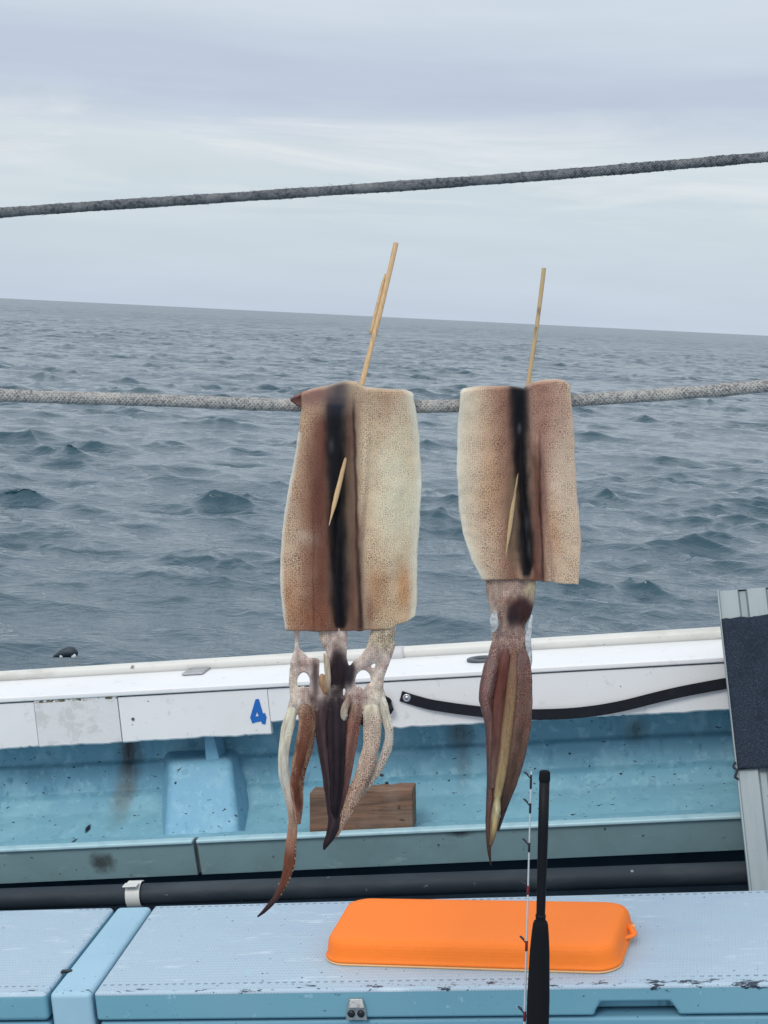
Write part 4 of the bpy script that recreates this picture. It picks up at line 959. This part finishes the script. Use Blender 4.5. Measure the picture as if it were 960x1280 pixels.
    arm(t, org, [(437, 868, 2, -.005), (432, 882, 4.5, -.008), (429, 895, 4.5, -.009), (427, 906, 2.2, -.008), (428, 911, 1, -.007)], YS - .002, [(0, lin(150, 120, 112), .4), (.4, lin(200, 186, 168), .2), (1, lin(196, 184, 166), 0)], 'beak_flesh', .6, 0, 30, root=False)
    head(t, org, hs, YS + .002, hp)

def squid_right():
    org = wY(650, 726, YS)
    t = thing('dried_squid', 'smaller split squid with arms bunched in one tapering bundle, right on the rope', 'squid', tmat(org), 'squids hung to dry on the rope')
    left = [(577, 480), (574.5, 500), (571.5, 545), (571.5, 590), (574, 635), (580, 668), (590, 700), (601, 722), (602, 735)]
    right = [(712, 474), (714, 490), (716, 525), (718.5, 580), (723, 640), (725.5, 680), (724, 718), (723, 735)]
    top = [(565, 500), (574, 497), (580, 490), (600, 487), (640, 486.5), (655, 489), (666, 482), (680, 479), (695, 477.5), (706, 479), (713, 486), (720, 495)]
    bot = [(570, 724), (602, 725), (650, 724), (676, 726), (700, 728.5), (724, 731), (730, 731)]
    def bulge(u, v):
        b = .006 * (2 * np.abs(u - .5)) ** 2.6 + .0065 * np.exp(-((u - .54) / .055) ** 2) * np.clip(v * 3, 0, 1)
        b += -.005 * np.exp(-((u - .70) / .03) ** 2) * np.clip(v * 4 - .6, 0, 1) - .007 * np.exp(-((u - .25) / .16) ** 2) * np.sin(np.pi * v) - .004 * np.exp(-((u - .84) / .1) ** 2) * np.sin(np.pi * v)
        b += .0016 * wob(u, v, 42) + .0012 * (2 * np.abs(u - .5)) ** 3 * wob(u, v, 44) + .003 * v ** 3
        return b - .004 * (1 - v) ** 6
    def paint(x, y):
        p = Paint(x, y, lin(238, 214, 186), .62)
        p.lay(.25 * (p.nz(50, 90, 15) + .1), PALE); p.lay(.2 * p.nz(30, 60, 16), BROWN)
        p.band([(470, 584, 20), (560, 582, 22), (640, 588, 20), (740, 606, 14)], lin(240, 230, 210), .9, .32, .9, .1)
        p.band([(470, 622, 16), (560, 622, 20), (640, 622, 20), (740, 632, 24)], lin(210, 162, 124), .5, .75, .8, .1)
        p.band([(470, 636, 18), (560, 636, 16), (600, 636, 12), (740, 640, 10)], lin(136, 74, 64), .8, .6, 1.0, .1)
        p.spot(612, 600, 12, 60, lin(208, 164, 120), .45, .7)
        p.band([(470, 678, 18), (540, 676, 14), (640, 674, 9), (740, 672, 10)], lin(158, 92, 86), .75, .6, 1.0, .1); p.spot(698, 520, 16, 50, lin(200, 158, 144), .6, .7)
        p.spot(704, 600, 18, 50, lin(234, 214, 194), .75, .5); p.spot(708, 670, 15, 55, lin(236, 216, 192), .7, .5); p.spot(692, 668, 10, 30, lin(210, 158, 114), .6, .6)
        p.band([(560, 671, 7), (640, 672, 8), (740, 672, 10)], lin(120, 80, 66), .85, .3, 1.6, .1); p.band([(540, 674, 1), (640, 676, 1.4), (740, 679, 1.7)], lin(66, 38, 36), .9, 0, 2, 0)
        p.band([(585, 641, 6), (640, 640, 9), (690, 640, 8), (712, 642, 4)], lin(140, 118, 92), .8, .2, 1.8); p.spot(645, 660, 5, 35, lin(92, 74, 68), .5, .1)
        p.band([(470, 648, 13), (520, 649, 13), (580, 652, 12), (620, 655, 10.5), (680, 657.5, 11.5), (704, 658, 9.5), (724, 656, 3)], INK, 1, 0, 3.2, .10, 10, 30, 12)
        p.spot(649, 535, 2.5, 6, lin(120, 120, 122), .5, 0); p.spot(661, 685, 3, 10, lin(90, 90, 92), .5, 0); p.spot(660, 655, 3, 10, lin(80, 84, 90), .5, 0)  # grey glints of light painted into the ink stripe
        L = np.array(left, float); R = np.array(right, float); lx = np.interp(y, L[:, 1], L[:, 0]); rx = np.interp(y, R[:, 1], R[:, 0])
        p.lay(np.exp(-((x - lx) / 7.0) ** 2) * .9, lin(238, 234, 222), .15); p.lay(np.exp(-((x - rx) / 3.0) ** 2) * .7, lin(216, 202, 190), .3); p.lay(np.exp(-((y - 725) / 1.8) ** 2) * (x < 680) * .7, lin(140, 96, 84), .2)
        return p
    mantle(t, org, left, right, top, bot, YS - .006, bulge, paint, lambda u: .08 + .02 * np.sin(u * 8 + 2))
    hs = [[(620, 722, 14, .003), (622, 745, 14, .002), (621, 765, 9, .002), (618, 792, 4.5, .002), (622, 812, 8, .001)],
          [(640, 722, 18, .003), (640, 748, 19, 0), (640, 775, 15, -.001), (640, 800, 17, -.001), (638, 822, 18, 0)],
          [(658, 722, 13, .003), (656, 748, 13, .002), (654, 765, 11, .001), (650, 785, 7, .001), (652, 810, 10, .001)]]
    def hp(x, y):
        p = Paint(x, y, lin(186, 164, 152), .6); p.lay(.5 * p.nz(9, 12, 87), lin(150, 118, 110)); p.spot(622, 745, 14, 14, lin(206, 190, 172), .7, .6); p.spot(640, 752, 20, 7, lin(176, 124, 108), .7, .5); p.spot(664, 736, 9, 9, lin(206, 196, 160), .8, .3)
        p.spot(650, 764, 20, 17, lin(62, 32, 36), .97, .3, .3, 5); p.spot(640, 775, 7, 12, lin(44, 34, 40), .9, 0); p.spot(640, 805, 22, 16, lin(150, 122, 118), .8, .9); p.spot(614, 770, 5, 20, lin(212, 202, 194), .7, .3)
        return p
    M = Mat('eye_skin', lin(190, 196, 200), .22, spec=.6); M.mix(M.step(M.noise(190, 4), .42, .62), lin(140, 140, 146)); M.b.inputs['Subsurface Weight'].default_value = .1; es = M.done()
    for path, n_ in (([(619, 764, 1.5), (617.5, 772, 5), (618, 782, 5), (616, 791, 1.5)], 'eye'), ([(665, 769, 1), (662, 785, 3.2), (660, 800, 3.8), (661.5, 815, 3.4), (663, 828, 2.2), (661, 838, 1)], 'eye')):
        S = spline(path, 26); c = wY(S[:, 0], S[:, 1], YS - .010 if path[0][0] < 640 else YS - .004)
        mesh(n_, *tube(c, S[:, 2] * YS / F, 14, .4), es, t, smooth=True, off=org)
    arm(t, org, [(622, 806, 9, .0), (615, 835, 11, -.001), (609, 866, 10.5, -.002), (609, 880, 9, -.002), (613, 900, 8.5, -.002), (615, 930, 8, -.003), (615, 975, 7, -.003), (613, 1010, 5.5, -.003), (611, 1040, 4, -.003), (611, 1060, 2.6, -.003), (613.5, 1082, .8, -.003)], YS - .002,
        [(0, lin(172, 146, 140), .9), (.25, lin(146, 112, 110), .7), (.5, lin(130, 102, 98), .6), (.8, lin(112, 88, 80), .4), (1, lin(48, 36, 40), 0)], ridges=3, flat=.6)
    arm(t, org, [(633, 808, 8, -.002), (628, 850, 9, -.003), (624, 890, 9, -.004), (621, 940, 8.5, -.005), (618, 985, 6, -.006)], YS - .004,
        [(0, lin(128, 92, 88), .6), (.2, lin(122, 68, 56), .2), (.6, lin(112, 74, 66), .2), (1, lin(126, 102, 92), .3)], ridges=2, flat=.5)
    arm(t, org, [(643, 808, 8, -.003), (640, 850, 8.5, -.006), (636, 890, 9.5, -.007), (631, 935, 9, -.008), (626, 970, 8, -.009), (622, 992, 6.5, -.009), (621, 1000, 5, -.009), (620, 1015, 7, -.008), (617, 1038, 5, -.007), (613, 1058, 2, -.005)], YS - .002,
        [(0, lin(150, 118, 106), .7), (.15, lin(160, 128, 98), .5), (.55, lin(196, 174, 128), .25), (.75, lin(222, 210, 170), 0), (.86, lin(200, 178, 130), .1), (1, lin(110, 82, 66), .2)], ridges=2, flat=.5, suckers=(.15, .38, .8, 17, 1.6), edgec=lin(128, 96, 74))
    arm(t, org, [(652, 806, 9, .0), (652, 840, 12, -.002), (652, 875, 12.5, -.003), (650, 910, 12.5, -.004), (643, 945, 12, -.004), (636, 975, 10, -.004), (630, 998, 7, -.004), (623, 1018, 3.5, -.004)], YS - .002,
        [(0, lin(160, 132, 128), .9), (.3, lin(148, 116, 104), .8), (.6, lin(124, 98, 84), .6), (1, lin(80, 62, 58), .2)], ridges=3, flat=.6)
    arm(t, org, [(660, 835, 4, .002), (661, 870, 4.5, .001), (658, 915, 4.5, 0), (650, 955, 4, 0), (640, 988, 3, 0), (630, 1015, 2.5, 0), (622, 1038, 2, 0)], YS - .003,
        [(0, lin(140, 112, 112), .7), (.5, lin(96, 76, 72), .3), (1, lin(72, 54, 52), .1)], flat=.8)
    head(t, org, hs, YS + .004, hp)
squid_left(); squid_right()

# ================================================================== SKEWERS
def skewer(p0, p1, y0, y1, half, label, splinter=False, dark=False):
    a, b = wY(*p0, y0), wY(*p1, y1); ln = np.linalg.norm(b - a)
    M = Mat('bamboo_dark' if dark else 'bamboo', lin(208, 176, 134) if not dark else lin(178, 158, 120), .6); X = M.xyz()
    g = M.noise(1, 5, .6, M.mapv((900, 900, 18))); M.mix(M.math('MULTIPLY', M.step(g, .42, .62), .6), lin(178, 138, 96)); M.mix(M.math('MULTIPLY', M.step(M.noise(1, 3, .6, M.mapv((120, 120, 26))), .58, .66), .75 if dark else .3), lin(92, 76, 58)); M.bump(g, .0006, .6); bm_ = M.done()
    r = half * (y0 + y1) / 2 / F; n = 30; ts = np.linspace(0, 1, n); P = a + (b - a) * ts[:, None]
    P[:, 0] += .0006 * np.sin(ts * 9)
    prof = r * np.where(ts > .92, np.clip((1 - ts) / .08, .12, 1), 1.0) * (1 + .03 * np.sin(ts * 31)); P = np.vstack([P]); 
    t = thing('bamboo_skewer', label, 'skewer', tmat(b), 'bamboo skewers through the squids')
    mesh('stick', *tube(P, prof, 8, .8), bm_, t, off=b, bevel=.0003, smooth=True)
    if splinter:
        q0, q1 = wY(481.6, 342, y0 - .003), wY(463.6, 418, y0 - .014); Q = q0 + (q1 - q0) * np.linspace(0, 1, 12)[:, None]
        mesh('splinter', *tube(Q, np.interp(np.linspace(0, 1, 12), [0, .15, 1], [.0006, .0018, .0022]), 6, .6), bm_, t, off=b, smooth=True)
skewer((495, 303.5), (411, 657), YS + .0425, YS - .0121, 3.2, 'longer splintered bamboo skewer through the larger squid', True)
skewer((680, 335), (632, 694), YS + .0326, YS - .0141, 2.7, 'stained bamboo skewer through the smaller squid', False, True)

# ================================================================== FISHING ROD
def build_rod():
    y = 1.47; a = wY(681, 963, y); dr = wY(672, 1280, y) - a
    R = W @ BOAT.T; dk = CAMP + R @ np.array((0, 0, -1.40)); nz = R[:, 2]
    k = float(np.dot(dk - a, nz) / np.dot(dr, nz)); b = a + dr * k
    s = y / F; M = Mat('rod_black', lin(15, 17, 23), .55, spec=.2); M.mix(M.math('MULTIPLY', M.step(M.noise(60, 4), .5, .7), .4), lin(22, 24, 31)); blk = M.done()
    M = Mat('foam_grip', lin(17, 19, 25), .9, spec=.2); M.bump(M.noise(700, 2), .0006, .6); foam = M.done()
    t = thing('fishing_rod', 'black fishing rod handle section standing butt end up before the orange cushion', 'fishing rod', tmat(b))
    f = lambda py: (py - 963) / 317 / k
    mesh('butt_shaft', *lathe(a, b, [(f(974), 6.7 * s), (f(1040), 6.7 * s), (f(1142), 5.8 * s), (f(1160), 6 * s), (1, 6 * s)], 20), blk, t, smooth=True, off=b)
    mesh('butt_cap', *lathe(a, b, [(f(963.2), 3 * s), (f(963.8), 5.8 * s), (f(965.5), 7 * s), (f(973), 7.4 * s), (f(976), 7.2 * s), (f(976.6), 6.4 * s)], 20), foam, t, smooth=True, off=b)
    mesh('collar', *lathe(a, b, [(f(1141), 6 * s), (f(1142), 6.8 * s), (f(1145), 6.8 * s), (f(1146), 6.3 * s), (f(1148), 6.8 * s), (f(1151), 7 * s)], 20), blk, t, smooth=True, off=b)
    mesh('grip', *lathe(a, b, [(f(1149), 6.2 * s), (f(1150), 8.5 * s), (f(1154), 10 * s), (f(1165), 11.2 * s), (f(1185), 12.8 * s), (f(1220), 14 * s), (f(1250), 14.8 * s), (f(1330), 15 * s), (f(1420), 14 * s), (f(1424), 6 * s)], 24), foam, t, smooth=True, off=b)
    # slim tip section carried beside it
    y2 = 1.485; a2 = wY(664, 964, y2); d2 = wY(655.5, 1280, y2) - a2; k2 = float(np.dot(dk - a2, nz) / np.dot(d2, nz)); b2 = a2 + d2 * k2
    M = Mat('tip_pale', lin(196, 200, 206), .35); tp = M.done(); M = Mat('thread_red', lin(110, 28, 34), .4); red = M.done(); M = Mat('thread_dark', lin(34, 26, 34), .4); dkt = M.done(); M = Mat('guide_metal', lin(52, 54, 60), .3, .8); gm = M.done()
    t2 = thing('fishing_rod', 'slim pale fishing rod tip with line guides beside the black handle', 'fishing rod', tmat(b2))
    g = lambda py: (py - 964) / 316 / k2
    mesh('blank', *lathe(a2, b2, [(0, .7 * s), (g(1000), .9 * s), (g(1150), 1.3 * s), (g(1280), 1.7 * s), (1, 2.2 * s)], 10), tp, t2, smooth=True, off=b2)
    ax = nrm(b2 - a2)
    for py, mt, ln in ((968, dkt, 18), (1003, dkt, 13), (1052, dkt, 12), (1105, red, 12), (1174, red, 14), (1263, red, 14)):
        c0, c1 = a2 + (b2 - a2) * g(py), a2 + (b2 - a2) * g(py + ln); rr = (1.5 + (py - 964) / 500) * s
        w = mesh('thread_wrap', *lathe(c0, c1, [(0, .6 * rr), (.08, rr), (.92, rr), (1, .6 * rr)], 10), mt, t2, smooth=True, off=b2)
        top = c0 - ax * (3 if py > 968 else 1) * s + np.array((-6.2 * s, 0, 0)); foot = c0 + (c1 - c0) * .3
        leg, lf = tube([foot, (foot + top) / 2 + np.array((-.5 * s, 0, 0)), top], .8 * s, 6, up=(0, 1, .01))
        th = np.linspace(0, 2 * np.pi, 14); cc = top + np.array((0, 0, 0)); nrm_ = nrm(np.array((-.55, 0, -.8))); e1 = np.array((0, 1.0, 0)); e2 = np.cross(nrm_, e1)
        rg = np.array([cc + 3.4 * s * (math.cos(q) * e1 + math.sin(q) * e2) for q in th])
        ring = tube(rg, .75 * s, 6, up=tuple(nrm_))
        mesh('line_guide', *join((leg, lf), ring), gm, w, smooth=True, off=b2)
build_rod()

# ================================================================== FLOATING LUMP
def build_float():
    d = ray(82, 832) @ W.T; p = CAMP + d * (-CAM_H / d[2]) + (0, 0, .045); s = p[1] / F
    M = Mat('float_dark', lin(44, 56, 68), .6); M.mix(M.step(M.noise(14, 4), .5, .65), lin(30, 40, 52)); dk = M.done(); M = Mat('float_white', lin(206, 212, 216), .6); wh = M.done()
    t = thing('floating_buoy', 'small dark float with pale patches in the water just past the rail', 'buoy', tmat(p))
    th = np.linspace(0, 2 * np.pi, 18, endpoint=False)
    rows = []
    for k in np.linspace(0, 1, 14):
        c = np.array(((-16 + 31 * k) * s, 0, (2 + 7 * math.sin(k * 2.2)) * s)); r = (1.2 + 6.5 * math.sin(min(k * 1.25, 1) * math.pi * .62) * (1 if k < .85 else (1 - k) / .15 * .7 + .3)) * s
        rows.append([c + r * np.array((0, math.cos(q), .9 * math.sin(q))) for q in th])
    bd = mesh('body', *loft(np.array(rows)), dk, t, smooth=True)
    for cx, cz, r in ((11, 5, 3.2), (-5, 3.5, 2.2)):
        rr = [[np.array((cx * s, -5.0 * s, cz * s)) + r * s * np.array((math.sin(a) * math.cos(q), .6 * math.cos(a) , math.sin(a) * math.sin(q))) for q in th] for a in np.linspace(.1, 3.04, 9)]
        mesh('pale_patch', *loft(np.array(rr)), wh, bd, smooth=True)
build_float()
